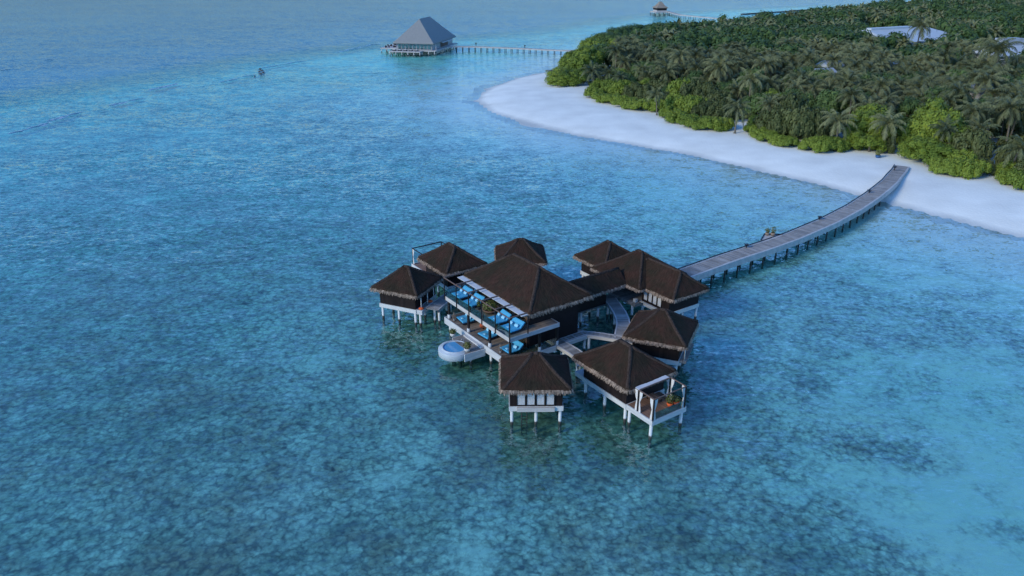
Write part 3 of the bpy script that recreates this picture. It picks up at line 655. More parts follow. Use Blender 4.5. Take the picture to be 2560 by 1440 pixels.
# things on the lower deck
x, y = wuv(-2.3, -4.9)
T = thing('bean_bag', 'bright orange bean bag on the lower deck behind a daybed', 'bean bag', (x, y, FZ))
MB().lathe([(.001, 0), (.38, .02), (.46, .18), (.40, .38), (.22, .55), (.001, .6)], n=18).build('seat', M['orange'], T)
x, y = wuv(-1.1, -5.0)
T = thing('bench', 'low wooden bench with orange brown slats on the lower deck', 'bench', (x, y, FZ), ORZ)
MB().box(-.8, .8, -.35, .35, .34, .40).build('seat', M['deck_warm'], T)
for sx in (-.7, .7): MB().box(sx - .04, sx + .04, -.3, .3, 0, .34).build('leg', M['wall2'], T)
for lb, (u, v) in (('left', (-5.9, -7.0)), ('right', (4.6, -7.0))):
    x, y = wuv(u, v); T = thing('lantern', 'tall pale wicker lantern standing at the %s end of the lower deck' % lb, 'lantern', (x, y, FZ), 0, 'wicker lanterns on the lower deck')
    mb = MB()
    for k in range(8):
        t = 2 * math.pi * k / 8; mb.tube([(.16 * math.cos(t), .16 * math.sin(t), 0), (.2 * math.cos(t + .3), .2 * math.sin(t + .3), .6), (.05 * math.cos(t + .6), .05 * math.sin(t + .6), 1.15)], .012, 4)
    for z, r in ((.02, .16), (.3, .19), (.6, .2), (.9, .14), (1.15, .05)): mb.tube([(r * math.cos(a_ * .5236), r * math.sin(a_ * .5236), z) for a_ in range(13)], .012, 4)
    mb.build('frame', M['fringe'], T); MB().lathe([(.001, .02), (.08, .02), (.08, .25), (.001, .25)], n=10).build('candle', M['white'], T)
for i, (u, v, z) in enumerate(((3.3, -2.25, 0), (3.25, .25, 0))):
    c1, s1 = math.cos(R_(-23.4)), math.sin(R_(-23.4)); x = -14.1 + c1 * u - s1 * v; y = 94.45 + s1 * u + c1 * v
    T = thing('floor_cushion', ('orange red floor cushion nearest the front corner of the leftmost room', 'orange red floor cushion on the leftmost room deck, the one farther back')[i], 'cushion', (x, y, FZ), R_(20 * i), 'orange floor cushions')
    MB().lathe([(.001, 0), (.3, .01), (.36, .1), (.3, .2), (.001, .24)], n=16).build('pad', M['orange'], T)

# ------------------------------------------------------------------ hot tub on its platform
pt = thing('platform', 'timber platform stepping down from the lower deck to the round hot tub', 'platform', (OX, OY, 0), ORZ)
MB().prism([(-2.5, -7.53), (-2.5, -9.3), (-1.6, -9.5), (.9, -9.5), (1.95, -10.35), (2.05, -7.53)], 1.78, 1.92).build('deck', M['deck_grey'], pt)
MB().prism([(1.95, -10.35), (2.07, -10.35), (2.17, -7.53), (2.05, -7.53)], 1.0, 1.96).build('side_panel', M['band'], pt)
MB().box(-2.6, -2.5, -9.3, -7.53, 1.2, 1.95).build('side_panel', M['band'], pt)
MB().box(-2.2, 1.8, -7.9, -7.52, 1.92, 2.12).build('step', M['band'], pt)
piles(pt, [(1.2, -9.0), (-1.8, -8.6)], 1.7)
tx, ty = wuv(-.35, -10.2)
HT = thing('hot_tub', 'round white hot tub full of pale blue water, jutting out over the sea', 'hot tub', (tx, ty, 0))
MB().lathe([(.001, .95), (1.95, .95), (2.05, 1.05), (2.05, 1.78), (2.0, 1.84), (1.60, 1.86), (1.58, 1.97), (1.54, 2.0), (1.46, 1.99), (1.44, 1.55), (1.05, 1.5), (1.0, 1.05), (.001, 1.03)], n=64).build('basin', M['plaster'], HT)
m, N, L, b = mat('tub_water'); b.inputs['Base Color'].default_value = (.10, .36, .62, 1); b.inputs['Roughness'].default_value = .05
MB().lathe([(.001, 1.88), (1.445, 1.88)], n=48).build('water', m, HT)
MB().tube([(1.0, 1.0, 1.9), (.95, .95, 2.5), (.75, .75, 2.6), (.65, .65, 2.45)], .025, 6).build('handrail', M['white'], HT)
piles(HT, [(.5, .5), (-.3, .9)], 1.0, .25, 'pile_dark')
x, y = wuv(-2.9, -9.0); pot('potted_plant', 'green plant in a white pot on the far side of the hot tub', x, y, 1.92, 'whitepot', .36, .45, .5, 200)
x, y = wuv(1.4, -9.6); pot('potted_plant', 'reddish green plant in a white pot on the near side of the hot tub', x, y, 1.92, 'whitepot', .38, .42, .75, 260)

# ------------------------------------------------------------------ entrance building and covered walkway
RB = thing('entrance_villa', 'wide thatched entrance building with two joined roofs where the long jetty arrives', 'villa', (OX, OY, 0), ORZ)
roof(RB, 5.0, 4.75, 4.7, 7.8, .4, -.4, 19.8)
roof(RB, 5.2, 3.52, 4.705, 7.25, 3.0, 4.2, 19.8)
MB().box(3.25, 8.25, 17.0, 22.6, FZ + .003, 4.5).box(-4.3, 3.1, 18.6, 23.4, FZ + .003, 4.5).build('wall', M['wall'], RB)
MB().box(3.15, 8.35, 16.9, 22.7, FZ - .55, FZ).build('floor_band', M['white'], RB)
MB().box(-4.4, 3.7, 15.4, 23.5, FZ - .4, FZ - .002).build('porch_deck', M['deck_grey'], RB)
window(RB, (3.6, 16.97), (7.0, 16.97), FZ + .35, 4.4, 4)
MB().box(3.2, 8.0, 16.55, 16.88, FZ - .02, FZ + .06).build('window_ledge', M['white'], RB)
piles(RB, [(u, v) for u in (3.4, 5.8, 8.1) for v in (17.1, 19.8, 22.5)] + [(-4., 15.7), (-1, 15.7), (2.9, 15.7), (-4, 23.2), (2.9, 23.2)])
CW = thing('covered_walkway', 'thatched covered walkway joining the two storey building to the entrance building', 'walkway', (OX, OY, 0), ORZ)
roof(CW, 6.2, 2.4, 4.69, 6.25, 6.15, -.3, 9.6, swap=True, gable=True)
MB().box(-1.3, .8, 4.7, 12.8, FZ - .3, 4.5).build('wall', M['wall2'], CW)
MB().box(-1.4, .9, 3.9, 15.3, FZ - .45, FZ - .32).build('deck', M['deck_grey'], CW)
piles(CW, [(.6, 8.6), (.6, 11.6), (.6, 14.2), (-1.1, 8.6), (-1.1, 11.6)])
T = thing('lampshade', 'small white box lamp on the entrance building porch', 'lamp', (*wuv(3.1, 16.0), FZ), ORZ)
MB().box(-.22, .22, -.22, .22, .02, .45).build('shade', M['white'], T); MB().tube([(0, 0, .45), (0, 0, .6)], .02, 6).build('handle', M['steel'], T)

# ------------------------------------------------------------------ boardwalks round the courtyard
def boardwalk(label, pts, wd, z=FZ, mt='deck_grey', pl=True, bd=.27, name='boardwalk', rail=False, fas='fascia', zend=None, pilemat='pile', group=None, every=3.15, plen=None, edge=.16, fh=.38):
    """planks laid across a centre line, with side boards and piles"""
    P = [Vector((*p, 0)) for p in pts]
    # resample
    Ls = [0]; 
    for i in range(len(P) - 1): Ls.append(Ls[-1] + (P[i + 1] - P[i]).length)
    tot = Ls[-1]
    def at(s):
        s = max(0, min(tot, s))
        for i in range(len(P) - 1):
            if s <= Ls[i + 1] or i == len(P) - 2:
                t = (s - Ls[i]) / max(1e-6, Ls[i + 1] - Ls[i]); return P[i].lerp(P[i + 1], t)
    def fr_(s):
        a = at(s - .8); b = at(s + .8); d = (b - a).normalized(); return at(s), d, Vector((d.y, -d.x, 0))
    def zz(s): return z if zend is None else z + (zend - z) * max(0, (s - tot * .75) / (tot * .25))
    T = thing(name, label, 'boardwalk' if name == 'boardwalk' else 'jetty', (0, 0, 0), 0, group)
    mb = MB(); n = int(tot / bd)
    for k in range(n):
        s0, s1 = k * tot / n + .012, (k + 1) * tot / n - .012
        (p, d, r), (q, d2, r2) = fr_(s0), fr_(s1); h = wd / 2 - edge; j = (rng.random() - .5) * .02; z0, z1 = zz(s0) + j, zz(s1) + j
        vs = [p - r * h, p + r * h, q + r2 * h, q - r2 * h]
        mb.add([(v.x, v.y, zt + o) for o in (-.06, 0) for v, zt in zip(vs, (z0, z0, z1, z1))], [(0, 3, 2, 1), (4, 5, 6, 7), (0, 1, 5, 4), (1, 2, 6, 5), (2, 3, 7, 6), (3, 0, 4, 7)])
    mb.build('deck', M['planks'], T)
    m2 = int(tot / 1.2) + 1
    sb = {}
    for sgn in (-1, 1):
        mb = MB()
        for k in range(m2):
            s0, s1 = k * tot / m2, (k + 1) * tot / m2
            (p, d, r), (q, d2, r2) = fr_(s0), fr_(s1); vs = []
            for (pp, rr, zt) in ((p, r, zz(s0)), (q, r2, zz(s1))):
                for o, zo in ((wd / 2 - edge, -.03), (wd / 2 - edge, .025), (wd / 2 + .02, .025), (wd / 2 + .02, -fh)):
                    v = pp + rr * sgn * o; vs.append((v.x, v.y, zt + zo))
            mb.add(vs, [(0, 4, 5, 1), (1, 5, 6, 2), (2, 6, 7, 3), (3, 7, 4, 0)])
        mb.build('side_board', M[fas], T)
    if rail:
        mb = MB(); k = 0
        pts_ = []
        for k in range(m2 + 1):
            p, d, r = fr_(k * tot / m2); v = p - r * (wd / 2 - .04); pts_.append((v.x, v.y, zz(k * tot / m2) + .14))
        mb.tube(pts_, .07, 5); mb.build('kerb_rail', M['wall2'], T)
    if pl:
        k = int(tot / every)
        for i in range(k + 1):
            s = (i + .3) * every
            if s > (plen or tot): break
            p, d, r = fr_(s)
            for sgn in (-1, 1):
                v = p + r * sgn * (wd / 2 - (.35 if sgn > 0 else .9))
                pm = MB().tube([(v.x, v.y, -2.4), (v.x, v.y, zz(s) - .3)], .16 if name == 'boardwalk' else .15, 8)
                if name != 'boardwalk':
                    a_ = p - r * (wd / 2 - .1); b_ = p + r * (wd / 2 - .1)
                    if sgn == 1: pm.bar((a_.x, a_.y, zz(s) - .5), (b_.x, b_.y, zz(s) - .5), .28, .22)
                pm.build('pile', M[pilemat], T)
    return T
M['planks'] = simple('grey_planks', (.29, .28, .265), .8, .22, .7, isl=.25, spec=.2)
M['jetty_side'] = simple('jetty_side_boards', (.44, .46, .46), .7, .2, 1.2)
M['planks_dark'] = simple('dark_planks', (.13, .115, .11), .8, .22, .7, isl=.3, spec=.2)
bw = lambda *a: [wuv(u, v) for u, v in a]
boardwalk('straight boardwalk running behind the two storey building to the right hand rooms', bw((6.2, 1.0), (6.2, 4.4), (7.6, 5.6), (9.6, 7.0), (12.0, 7.9)), 1.15)
boardwalk('curved boardwalk arcing across the courtyard water from the covered walkway', bw((.2, 14.0), (2.2, 13.1), (4.1, 12.2), (5.9, 11.1), (7.4, 9.9), (9.0, 8.1), (10.0, 7.2)), 1.75)
boardwalk('short boardwalk from the lower deck between the front room and pergola room', bw((6.9, .35), (9.3, .35), (10.6, .2), (12.6, -.9)), 1.55)
boardwalk('short boardwalk linking the leftmost room to the two storey building', [(-10.6, 91.0), (-10.0, 92.6), (-8.6, 95.4), (-6.9, 98.6), (-6.0, 101)], 1.9)
boardwalk('narrow boardwalk behind the two storey building leading to the far room', bw((-5.0, 4.6), (-6.2, 8.0), (-8.5, 11.5)), 1.6)

# ------------------------------------------------------------------ long jetty to the beach
JC = [(23.6, 101.9), (25.5, 103.6), (33.0, 109.5), (41.8, 115.9), (46.9, 119.9), (55.8, 127.8), (63.5, 135.6), (69.6, 142.6), (74.6, 148.8), (78.6, 154.2), (81.6, 158.8), (84.9, 163.6), (87.6, 168.0)]
JT = boardwalk('long curved timber jetty from the entrance building to the white beach', JC, 3.2, 2.3, name='jetty', rail=True, zend=1.75, pilemat='pile_dark', plen=66, edge=.34, fh=.92, fas='jetty_side')
bay = MB().prism([(40.6, 117.4), (42.2, 120.6), (43.6, 120.9), (45.4, 120.3), (44.6, 119.55), (41.0, 116.75)], 1.9, 2.33).build('side_platform', M['fascia'], JT)
MB().bar((40.7, 117.5, 2.42), (42.2, 120.5, 2.42), .12).bar((42.2, 120.5, 2.42), (45.2, 120.3, 2.42), .12).build('kerb_rail', M['wall2'], bay)
pot('potted_plant', 'left plant of the pair in pale pots on the jetty side platform', 42.5, 120.0, 2.34, 'fringe', .36, .5, .7, 120, 'plants on the jetty side platform')
pot('potted_plant', 'right plant of the pair in pale pots on the jetty side platform', 43.4, 119.9, 2.34, 'fringe', .40, .5, .95, 150, 'plants on the jetty side platform')
for (x, y), lb in zip(((37.4, 114.2), (54.3, 128.3), (70.2, 144.9), (83.6, 163.1)), ('between the villas and the side platform', 'midway between the side platform and the beach', 'where the jetty crosses the shoreline', 'at the sandy end of the jetty')):
    T = thing('bollard_lamp', 'small dark lamp on the jetty edge, ' + lb, 'lamp', (x, y, 2.3), 0, 'lamps on the jetty')
    MB().bar((0, 0, -.3), (0, 0, .5), .12).build('post', M['steel'], T)
    MB().box(-.32, .32, -.32, .32, .55, .62).box(-.26, .26, -.26, .26, .30, .36).build('lamp_shade', M['steel'], T)
pot('potted_plant', 'green shrub in a blue pot on the sand by the jetty landing', 86.3, 177.2, 1.25, 'bluepot', .62, .75, 1.1, 150, lf=.4)

# ------------------------------------------------------------------ far restaurant pavilion
def at(px, py, z=0.):
    """point of the height z plane seen at a pixel of the 2560x1440 photograph"""
    u = (720 - py) / 1906.; Xn = (px - 1280) / 1906.
    dy = math.cos(PITCH) + u * math.sin(PITCH); dz = -math.sin(PITCH) + u * math.cos(PITCH)
    t = (z - 45) / dz; return (Xn * t, dy * t)
def pix(x, y, z):
    z -= 45; d = y * math.cos(PITCH) - z * math.sin(PITCH); u = y * math.sin(PITCH) + z * math.cos(PITCH)
    return 1280 + 1906 * x / d, 720 - 1906 * u / d
RS = thing('sea_restaurant', 'big far pavilion over the sea with a tall steep grey roof', 'restaurant', (-44.9, 414.5, 0), R_(77.5))
r_ = roof(RS, 19.7, 10.8, 5.2, 16.0, 8.4, fr=False, mt='shade', th=.3, cr=.2, caps=False)
MB().box(-17.8, 17.8, -9.2, 9.2, 1.9, 5.1).build('wall', simple('curtain_wall', (.30, .32, .34), .4, .25, .5, stretch=(1, 1, .3)), RS)
for i in range(9):
    y0 = -8.6 + i * 1.95; f = MB().box(-17.9, -17.82, y0, y0 + 1.6, 2.2, 4.9).build('window', M['roofgrey'], RS); MB().box(-17.93, -17.91, y0 + .1, y0 + 1.5, 2.3, 4.8).build('pane', M['glass'], f)
MB().box(-3.5, 8.8, -9.35, -9.22, 2.1, 4.6).build('opening', simple('warm_interior', (.09, .045, .03), .6, .5, .6), RS)
MB().add([(-6, -9.2, 5.0), (11, -9.2, 5.0), (11, -11.3, 4.5), (-6, -11.3, 4.5), (-6, -9.2, 4.9), (11, -9.2, 4.9), (11, -11.3, 4.4), (-6, -11.3, 4.4)], [(3, 2, 1, 0), (4, 5, 6, 7), (0, 1, 5, 4), (1, 2, 6, 5), (2, 3, 7, 6), (3, 0, 4, 7)]).build('awning', M['white'], RS)
MB().box(-19.8, 19.5, -11.5, 11, 1.5, 1.9).build('deck', M['fascia'], RS)
MB().box(-25, -19.85, -5.2, 10.8, 1.45, 1.85).build('front_deck', M['fascia'], RS)
MB().box(-12, 18, 11.05, 20.5, 1.45, 1.85).build('side_deck', M['fascia'], RS)
for x, y in [(-24.7, 10.4 - 3.1 * k) for k in range(6)] + [(-20, -8), (-19.5, -11)] + [(-16 + 3.2 * k, -11.2) for k in range(12)] + [(-11.5, 20 - 3 * k) for k in range(3)] + [(-5, 20), (2, 20), (9, 20)] + [(-21.5, 10.4 - 3.1 * k) for k in range(6)]:
    MB().tube([(x, y, -2), (x, y, 1.6)], .22, 6).build('pile', M['pile_far'], RS)
for y in (-11.2, 9.0): MB().bar((-17.6, y, 1.9), (-17.6, y, 5), .2).build('post', M['fascia'], RS)
cf, sf_ = math.cos(R_(77.5)), math.sin(R_(77.5))
def rs(u, v): return (-44.9 + cf * u - sf_ * v, 414.5 + sf_ * u + cf * v)
def lounge():
    T = thing('sun_lounger', 'dark sun lounger with a white cushion in the row on the far pavilion front deck', 'sun lounger', (0, 0, 0), R_(77.5), 'loungers on the far pavilion deck')
    MB().box(-.9, .9, -.75, .75, .05, .5).build('frame', M['wicker'], T); MB().box(-.6, .85, -.6, .6, .5, .68).build('cushion', M['white'], T); return T
lg = reg(lounge())
for i in range(5):
    o = lg if i == 0 else copy_tree(lg); x, y = rs(-22.3, 9.0 - i * 2.9); o.location = (x, y, 1.85)
def dining():
    T = thing('dining_set', 'dark table with pale top among those on the far pavilion left deck', 'table', (0, 0, 0), 0, 'dining tables on the far pavilion left deck')
    MB().lathe([(.001, .7), (.75, .7), (.75, .78), (.001, .78)], n=12).build('tabletop', M['white'], T); MB().tube([(0, 0, 0), (0, 0, .7)], .12, 6).build('leg', M['steel'], T)
    for k in range(3):
        a_ = k * 2.1; MB().box(1.1 * math.cos(a_) - .3, 1.1 * math.cos(a_) + .3, 1.1 * math.sin(a_) - .3, 1.1 * math.sin(a_) + .3, 0, .9).build('chair', M['wicker'], T)
    return T
dg = reg(dining())
for i, (u, v) in enumerate(((-9, 18), (-3, 18.5), (3, 17.5), (-7, 14), (0, 14), (9, 18), (14, 17), (6, 13.5))):
    o = dg if i == 0 else copy_tree(dg); x, y = rs(u, v); o.location = (x, y, 1.85); o.rotation_euler = (0, 0, i * 1.3)
pf = [(-33, 411.0), (-25.0, 410.5), (-18.6, 409.5), (-12.1, 407.5), (-5.7, 405.5), (.7, 403.0), (7, 400.5), (13.3, 397.6), (19.4, 395), (25.4, 393), (31.3, 391.5), (38, 389)]
boardwalk('straight grey jetty on dark piles from the far pavilion to the island', pf, 3.0, 2.3, name='jetty', bd=.9, pilemat='pile_dark', edge=.4, fh=.45, every=3.3)
for i, (px, py) in enumerate(((1190, 113), (1312, 119))):
    x, y = at(px, py, 2.3); T = thing('bollard_lamp', 'tiny dark lamp on the far pavilion jetty, %s one' % ('left', 'right')[i], 'lamp', (x, y, 2.3), 0, 'lamps on the far jetty')
    MB().bar((0, 0, -.2), (0, 0, .9), .35).build('post', M['steel'], T); MB().box(-.45, .45, -.45, .45, .9, 1.2).build('lamp_shade', M['steel'], T)
# farther hut
HX, HY = 126, 690
HU = thing('sea_hut', 'small far hut over the sea with a pointed flat topped grey thatched roof', 'hut', (HX, HY, 0), R_(12))
MB().lathe([(7.4, 4.6), (7.3, 5.0), (4.6, 6.4), (2.7, 8.1), (1.6, 9.2), (1.5, 9.5), (.001, 9.6)], n=4, smooth=False).build('roof', M['thatch_grey'], HU).rotation_euler = (0, 0, R_(45))
MB().box(-4.4, 4.4, -4.4, 4.4, 1.8, 4.9).build('wall', M['wall2'], HU); MB().box(-4.5, -4.3, -4.5, 4.5, 1.8, 3.0).box(-4.3, 4.3, -4.6, -4.45, 1.8, 2.7).build('parapet', M['fascia'], HU)
MB().box(-6.4, 6.4, -6.4, 6.4, 1.0, 1.7).build('deck', M['fascia'], HU)
for x in (-6, -2, 2, 6):
    for y in (-6, 6): MB().tube([(x, y, -2), (x, y, 1.2)], .3, 6).build('pile', M['pile_far'], HU)
hp = [(132, 690)] + [at(px, py, 2.) for px, py in ((1700, 36.5), (1740, 40.5), (1780, 44), (1820, 47.5), (1850, 50))]
boardwalk('long thin far jetty from the small hut to the island', hp, 3.0, 2.0, name='jetty', bd=1.6, pilemat='pile_dark', edge=.5, fh=.6, every=6.)
T = thing('breakwater', 'long low dark breakwater line beyond the island on the right of the far hut', 'breakwater', (0, 0, 0))
a_, b_, c_ = at(1855, 36), at(1975, 28.5), at(2060, 24)
mb = MB()
for (p, q, h) in ((a_, b_, .5), (b_, c_, .9)):
    n = 30
    for k in range(n):
        t0, t1 = k / n, (k + 1.05) / n; mb.bar((p[0] + (q[0] - p[0]) * t0, p[1] + (q[1] - p[1]) * t0, .1), (p[0] + (q[0] - p[0]) * t1, p[1] + (q[1] - p[1]) * t1, .1), 2.4 + rng.random(), h * (1.2 + rng.random()))
mb.build('stones', M['rock'], T)
T = thing('rock_groyne', 'thin dark line of stones in the shallows off the island tip', 'groyne', (0, 0, 0))
mb = MB()
for k in range(26):
    t = k / 25; px = 1366 + t * 26
    if .36 < t < .50: continue
    x, y = at(px, 177.5 + t * 1.2); mb.lathe([(.001, -.5), (.5 + rng.random() * .25, -.2), (.4, .25), (.001, .38)], x, y, 6)
mb.build('stones', M['rock'], T)
for i, (px, py, r) in enumerate(((650, 172, 1.0), (655, 176, 1.3), (648, 179, .9), (658, 181, 1.2), (652, 184, 1.1), (637, 190, .6))):
    x, y = at(px, py); T = thing('reef_rock', ('topmost dark rock of the small cluster breaking the surface on the reef edge', 'big pale rock in the middle of the reef edge rock cluster', 'left rock of the reef edge rock cluster', 'right rock of the reef edge rock cluster', 'lowest rock of the reef edge rock cluster', 'lone small rock just left of the reef edge rock cluster')[i], 'rock', (x, y, 0), i, 'rocks on the reef edge')
    mb = MB(); mb.lathe([(.001, -1), (r * .9, -.6), (r * .6, .0), (r * .35, .22), (.001, .3)], n=9); mb.v = [(a + .2 * mnoise.noise((a * 2, b, i)), b + .2 * mnoise.noise((a, b * 2, i + 5)), c) for a, b, c in mb.v]
    mb.build('stone', M['rock'], T)
# small waves tripping over the reef edge
def foam_mat():
    m, N, L, b = mat('foam'); g = N.new('ShaderNodeNewGeometry'); n = N.new('ShaderNodeTexNoise'); n.inputs['Scale'].default_value = .8; n.inputs['Detail'].default_value = 4; L.new(g.outputs['Position'], n.inputs['Vector'])
    mr = N.new('ShaderNodeMapRange'); L.new(n.outputs[0], mr.inputs[0]); mr.inputs[1].default_value = .5; mr.inputs[2].default_value = .6; mx = N.new('ShaderNodeMix'); mx.data_type = 'RGBA'; L.new(mr.outputs[0], mx.inputs[0])
    mx.inputs[6].default_value = (.045, .16, .23, 1); mx.inputs[7].default_value = (.55, .62, .66, 1); L.new(mx.outputs[2], b.inputs['Base Color']); b.inputs['Roughness'].default_value = .3; return m
def swell_mat():
    m, N, L, b = mat('swell'); b.inputs['Base Color'].default_value = (.045, .15, .22, 1); b.inputs['Roughness'].default_value = .25; return m
sw = MB(); fo = MB()
for (x0, y0, x1, y1, foam) in ((20, 335, 70, 322, 0), (70, 322, 122, 305, 1), (118, 303, 168, 288, 2), (168, 288, 205, 279, 0), (268, 264, 318, 254, 2), (318, 252, 362, 246, 1), (372, 226, 442, 208, 2), (548, 206, 600, 195, 0), (604, 192, 640, 186, 0), (650, 171, 705, 161, 0), (700, 162, 765, 151, 0), (840, 132, 902, 117, 0), (905, 116, 950, 108, 0), (0, 176, 28, 172, 0), (110, 150, 135, 148, 0)):
    p = Vector((*at(x0, y0), 0)); q = Vector((*at(x1, y1), 0)); d = (q - p); n = max(6, int(d.length / 1.2)); d.normalize(); r = Vector((d.y, -d.x, 0))
    for k in range(n):
        ss = []
        for t in (k / n, (k + 1) / n):
            c = p.lerp(q, t) + r * (1.2 * mnoise.noise((t * 3, x0, 0)) + .5 * mnoise.noise((t * 14, x0, 4))); e = math.sin(math.pi * t)**.5 * (.6 + .5 * mnoise.noise((t * 9, x0, 9)))
            ss.append((c, e))
        for (mbx, prof) in ((sw, ((-1.0, -.02), (-.2, .16), (.4, .17), (.8, -.02))), (fo, ((.45, .15), (.8, .04), (1.2, .03), (1.6, -.01)))):
            if mbx is fo and (foam == 0 or (foam == 1 and rng.random() < .5)): continue
            vs = []
            for c, e in ss:
                for o_, h_ in prof: vv = c + r * o_ * (.4 + e); vs.append((vv.x, vv.y, h_ * max(0, e) if h_ > 0 else h_))
            mbx.add(vs, [(0, 4, 5, 1), (1, 5, 6, 2), (2, 6, 7, 3)], True)
o = sw.build('wave_swell', swell_mat()); tag(o, kind='stuff', label='low dark swells along the outer reef edge', cat='waves')
o = fo.build('foam', foam_mat()); tag(o, kind='stuff', label='thin white foam trailing the small waves on the reef edge', cat='foam')

# ------------------------------------------------------------------ island buildings
def shed(label, ridge, half, zr, ze, name='building', rn=None, mt='roofmetal', hip=0.):
    """gabled roof between two ridge ends (world xy) with a given half width"""
    p = Vector((*ridge[0], 0)); q = Vector((*ridge[1], 0)); d = (q - p); Ln = d.length; ang = math.atan2(d.y, d.x); c = (p + q) / 2
    T = thing(name, label, 'building', (c.x, c.y, 0), ang); l = Ln / 2; l2 = l + hip
    v = [(-l2, -half, ze), (l2, -half, ze), (l2, half, ze), (-l2, half, ze), (-l, 0, zr), (l, 0, zr)]; v += [(a, b, c_ - .25) for a, b, c_ in v]
    MB().add(v, [(0, 1, 5, 4), (2, 3, 4, 5), (1, 2, 5), (3, 0, 4), (7, 6, 10, 11), (9, 8, 11, 10), (8, 7, 11), (6, 9, 10), (0, 6, 7, 1), (1, 7, 8, 2), (2, 8, 9, 3), (3, 9, 6, 0)]).build('roof', M[mt], T)
    MB().box(-l + .5, l - .5, -half + .7, half - .7, 1, ze - .05).build('wall', M['fascia'], T)
    return T
SH = []
def rect_at(px0, py0, px1, py1): SH.append((px0, py0, px1, py1))
a_, b_ = at(2168, 74, 13.5), at(2312, 66, 13.5)
T = shed('long low building with a white metal roof in the middle of the forest', (a_, b_), 20, 13.5, 9.5, hip=6)
mb = MB(); l = math.dist(a_, b_) / 2
mb.box(-l + 1, l * .45, -1.5, 1.5, 13.2, 14.1).build('roof_vent', M['roofmetal'], T); rect_at(2150, 62, 2368, 108)
a_, b_ = at(2446, 116, 12), at(2600, 112, 12)
T = shed('white metal roofed building at the right edge of the forest', (a_, b_), 13, 12, 9.8, hip=2); rect_at(2430, 96, 2565, 158)
MB().box(-2, 8, 1.5, 6, 11.5, 14.5).build('roof_plant_room', M['roofgrey'], T)
for lb, px, py, r, zt, mt_ in (('small white roof showing between palms left of the forest centre', 2078, 150, 3.2, 12.0, 'roofmetal'), ('small grey blue roof just below the small white one among palms', 2060, 170, 3.4, 11.5, 'roofgrey'), ('small pale gabled roof in the centre of the forest', 2214, 143, 3.0, 12.0, 'roofmetal'), ('small grey roof near the right edge behind a big palm', 2456, 208, 3.2, 11.5, 'roofgrey')):
    x, y = at(px, py, zt); T = shed(lb, ((x - r, y - 1), (x + r, y + 1)), 3.4, zt, zt - 1.8, name='cottage', mt=mt_, hip=.5); rect_at(px - 16, py - 10, px + 18, py + 10)

# ------------------------------------------------------------------ palms and broadleaf trees
def trunk_mesh(h, lean, seed):
    r = random.Random(seed); a = r.random() * 6.28; pts = []; rad = []
    for i in range(8):
        t = i / 7; o = lean * t * t * .9 + .12 * math.sin(t * 5); pts.append((o * math.cos(a), o * math.sin(a), h * t)); rad.append(.24 * (1 - .45 * t) + (.12 if i == 0 else 0))
    mb = MB().tube(pts, rad, 7); return mb, pts[-1]
def crown_mesh(top, seed, nf=20, L=4.4, nl=13, lod=1):
    r = random.Random(seed); mb = MB(); top = Vector(top)
    for k in range(nf):
        az_ = k * 2.39996 + r.random() * .35; u0 = k / nf; el_ = R_(78 - 95 * u0**.9 + r.random() * 12); ln = L * (.78 + .3 * r.random()) * (.85 if u0 < .15 else 1)
        droop = (.9 + .6 * r.random()) * (.6 + .6 * u0); p = top.copy(); pts = [p.copy()]; e = el_; step = ln / 7
        for i in range(7):
            e -= droop * (.10 + .05 * i) ; e = max(e, -1.35)
            p = p + Vector((math.cos(az_) * math.cos(e), math.sin(az_) * math.cos(e), math.sin(e))) * step; pts.append(p.copy())
        side = Vector((-math.sin(az_), math.cos(az_), 0))
        if lod:
            # midrib
            for i in range(7):
                a, b = pts[i], pts[i + 1]; w = .05 * (1 - i / 8); mb.add([a - side * w, a + side * w, b + side * w * .8, b - side * w * .8], [(0, 1, 2, 3)])
            for j in range(nl):
                t = .10 + .88 * j / (nl - 1); f = t * 7; i = min(6, int(f)); q = pts[i].lerp(pts[i + 1], f - i); dirv = (pts[i + 1] - pts[i]).normalized()
                ll = 1.05 * math.sin(math.pi * (t * .82 + .14))**.7 * (.85 + .3 * r.random()); w = ln / nl * .42
                for sg in (-1, 1):
                    dn = -.45 - .5 * r.random(); tip = q + (side * sg * .80 + dirv * .42 + Vector((0, 0, dn))).normalized() * ll
                    mb.add([q - dirv * w, q + dirv * w, tip + dirv * w * .25, tip - dirv * w * .25], [(0, 1, 2, 3)])
        else:
            for i in range(7):
                wa = .75 * math.sin(math.pi * (i / 7 * .85 + .1)); wb = .75 * math.sin(math.pi * ((i + 1) / 7 * .85 + .1)); a, b = pts[i], pts[i + 1]
                if i == 0: continue
                for sg in (-1, 1): mb.add([a, b, b + side * sg * wb * .8 - Vector((0, 0, wb * .55)), a + side * sg * wa * .8 - Vector((0, 0, wa * .55))], [(0, 1, 2, 3)])
    return mb
PV = []
for i in range(7):
    h = (5.6, 6.4, 7.2, 8.0, 8.8, 6.8, 9.8)[i]; tm, top = trunk_mesh(h, (1., .4, 1.6, .8, 1.2, 2.6, .6)[i], 40 + i)
    PV.append((h, tm.mesh('trunk', M['trunk']), crown_mesh(top, 60 + i, nf=(20, 22, 19, 23, 21, 18, 22)[i], L=(4.9, 5.2, 4.7, 5.3, 5.0, 5.1, 4.8)[i], nl=15).mesh('crown', M['palm'])))
def palm(x, y, z, v, rz, sc, label, group):
    T = thing('coconut_palm', label, 'palm tree', (x, y, z), rz, group); T.scale = (sc,) * 3
    for nm, me in (('trunk', PV[v][1]), ('crown', PV[v][2])):
        o = bpy.data.objects.new(nm, me); C.objects.link(o); o.parent = T
    return T
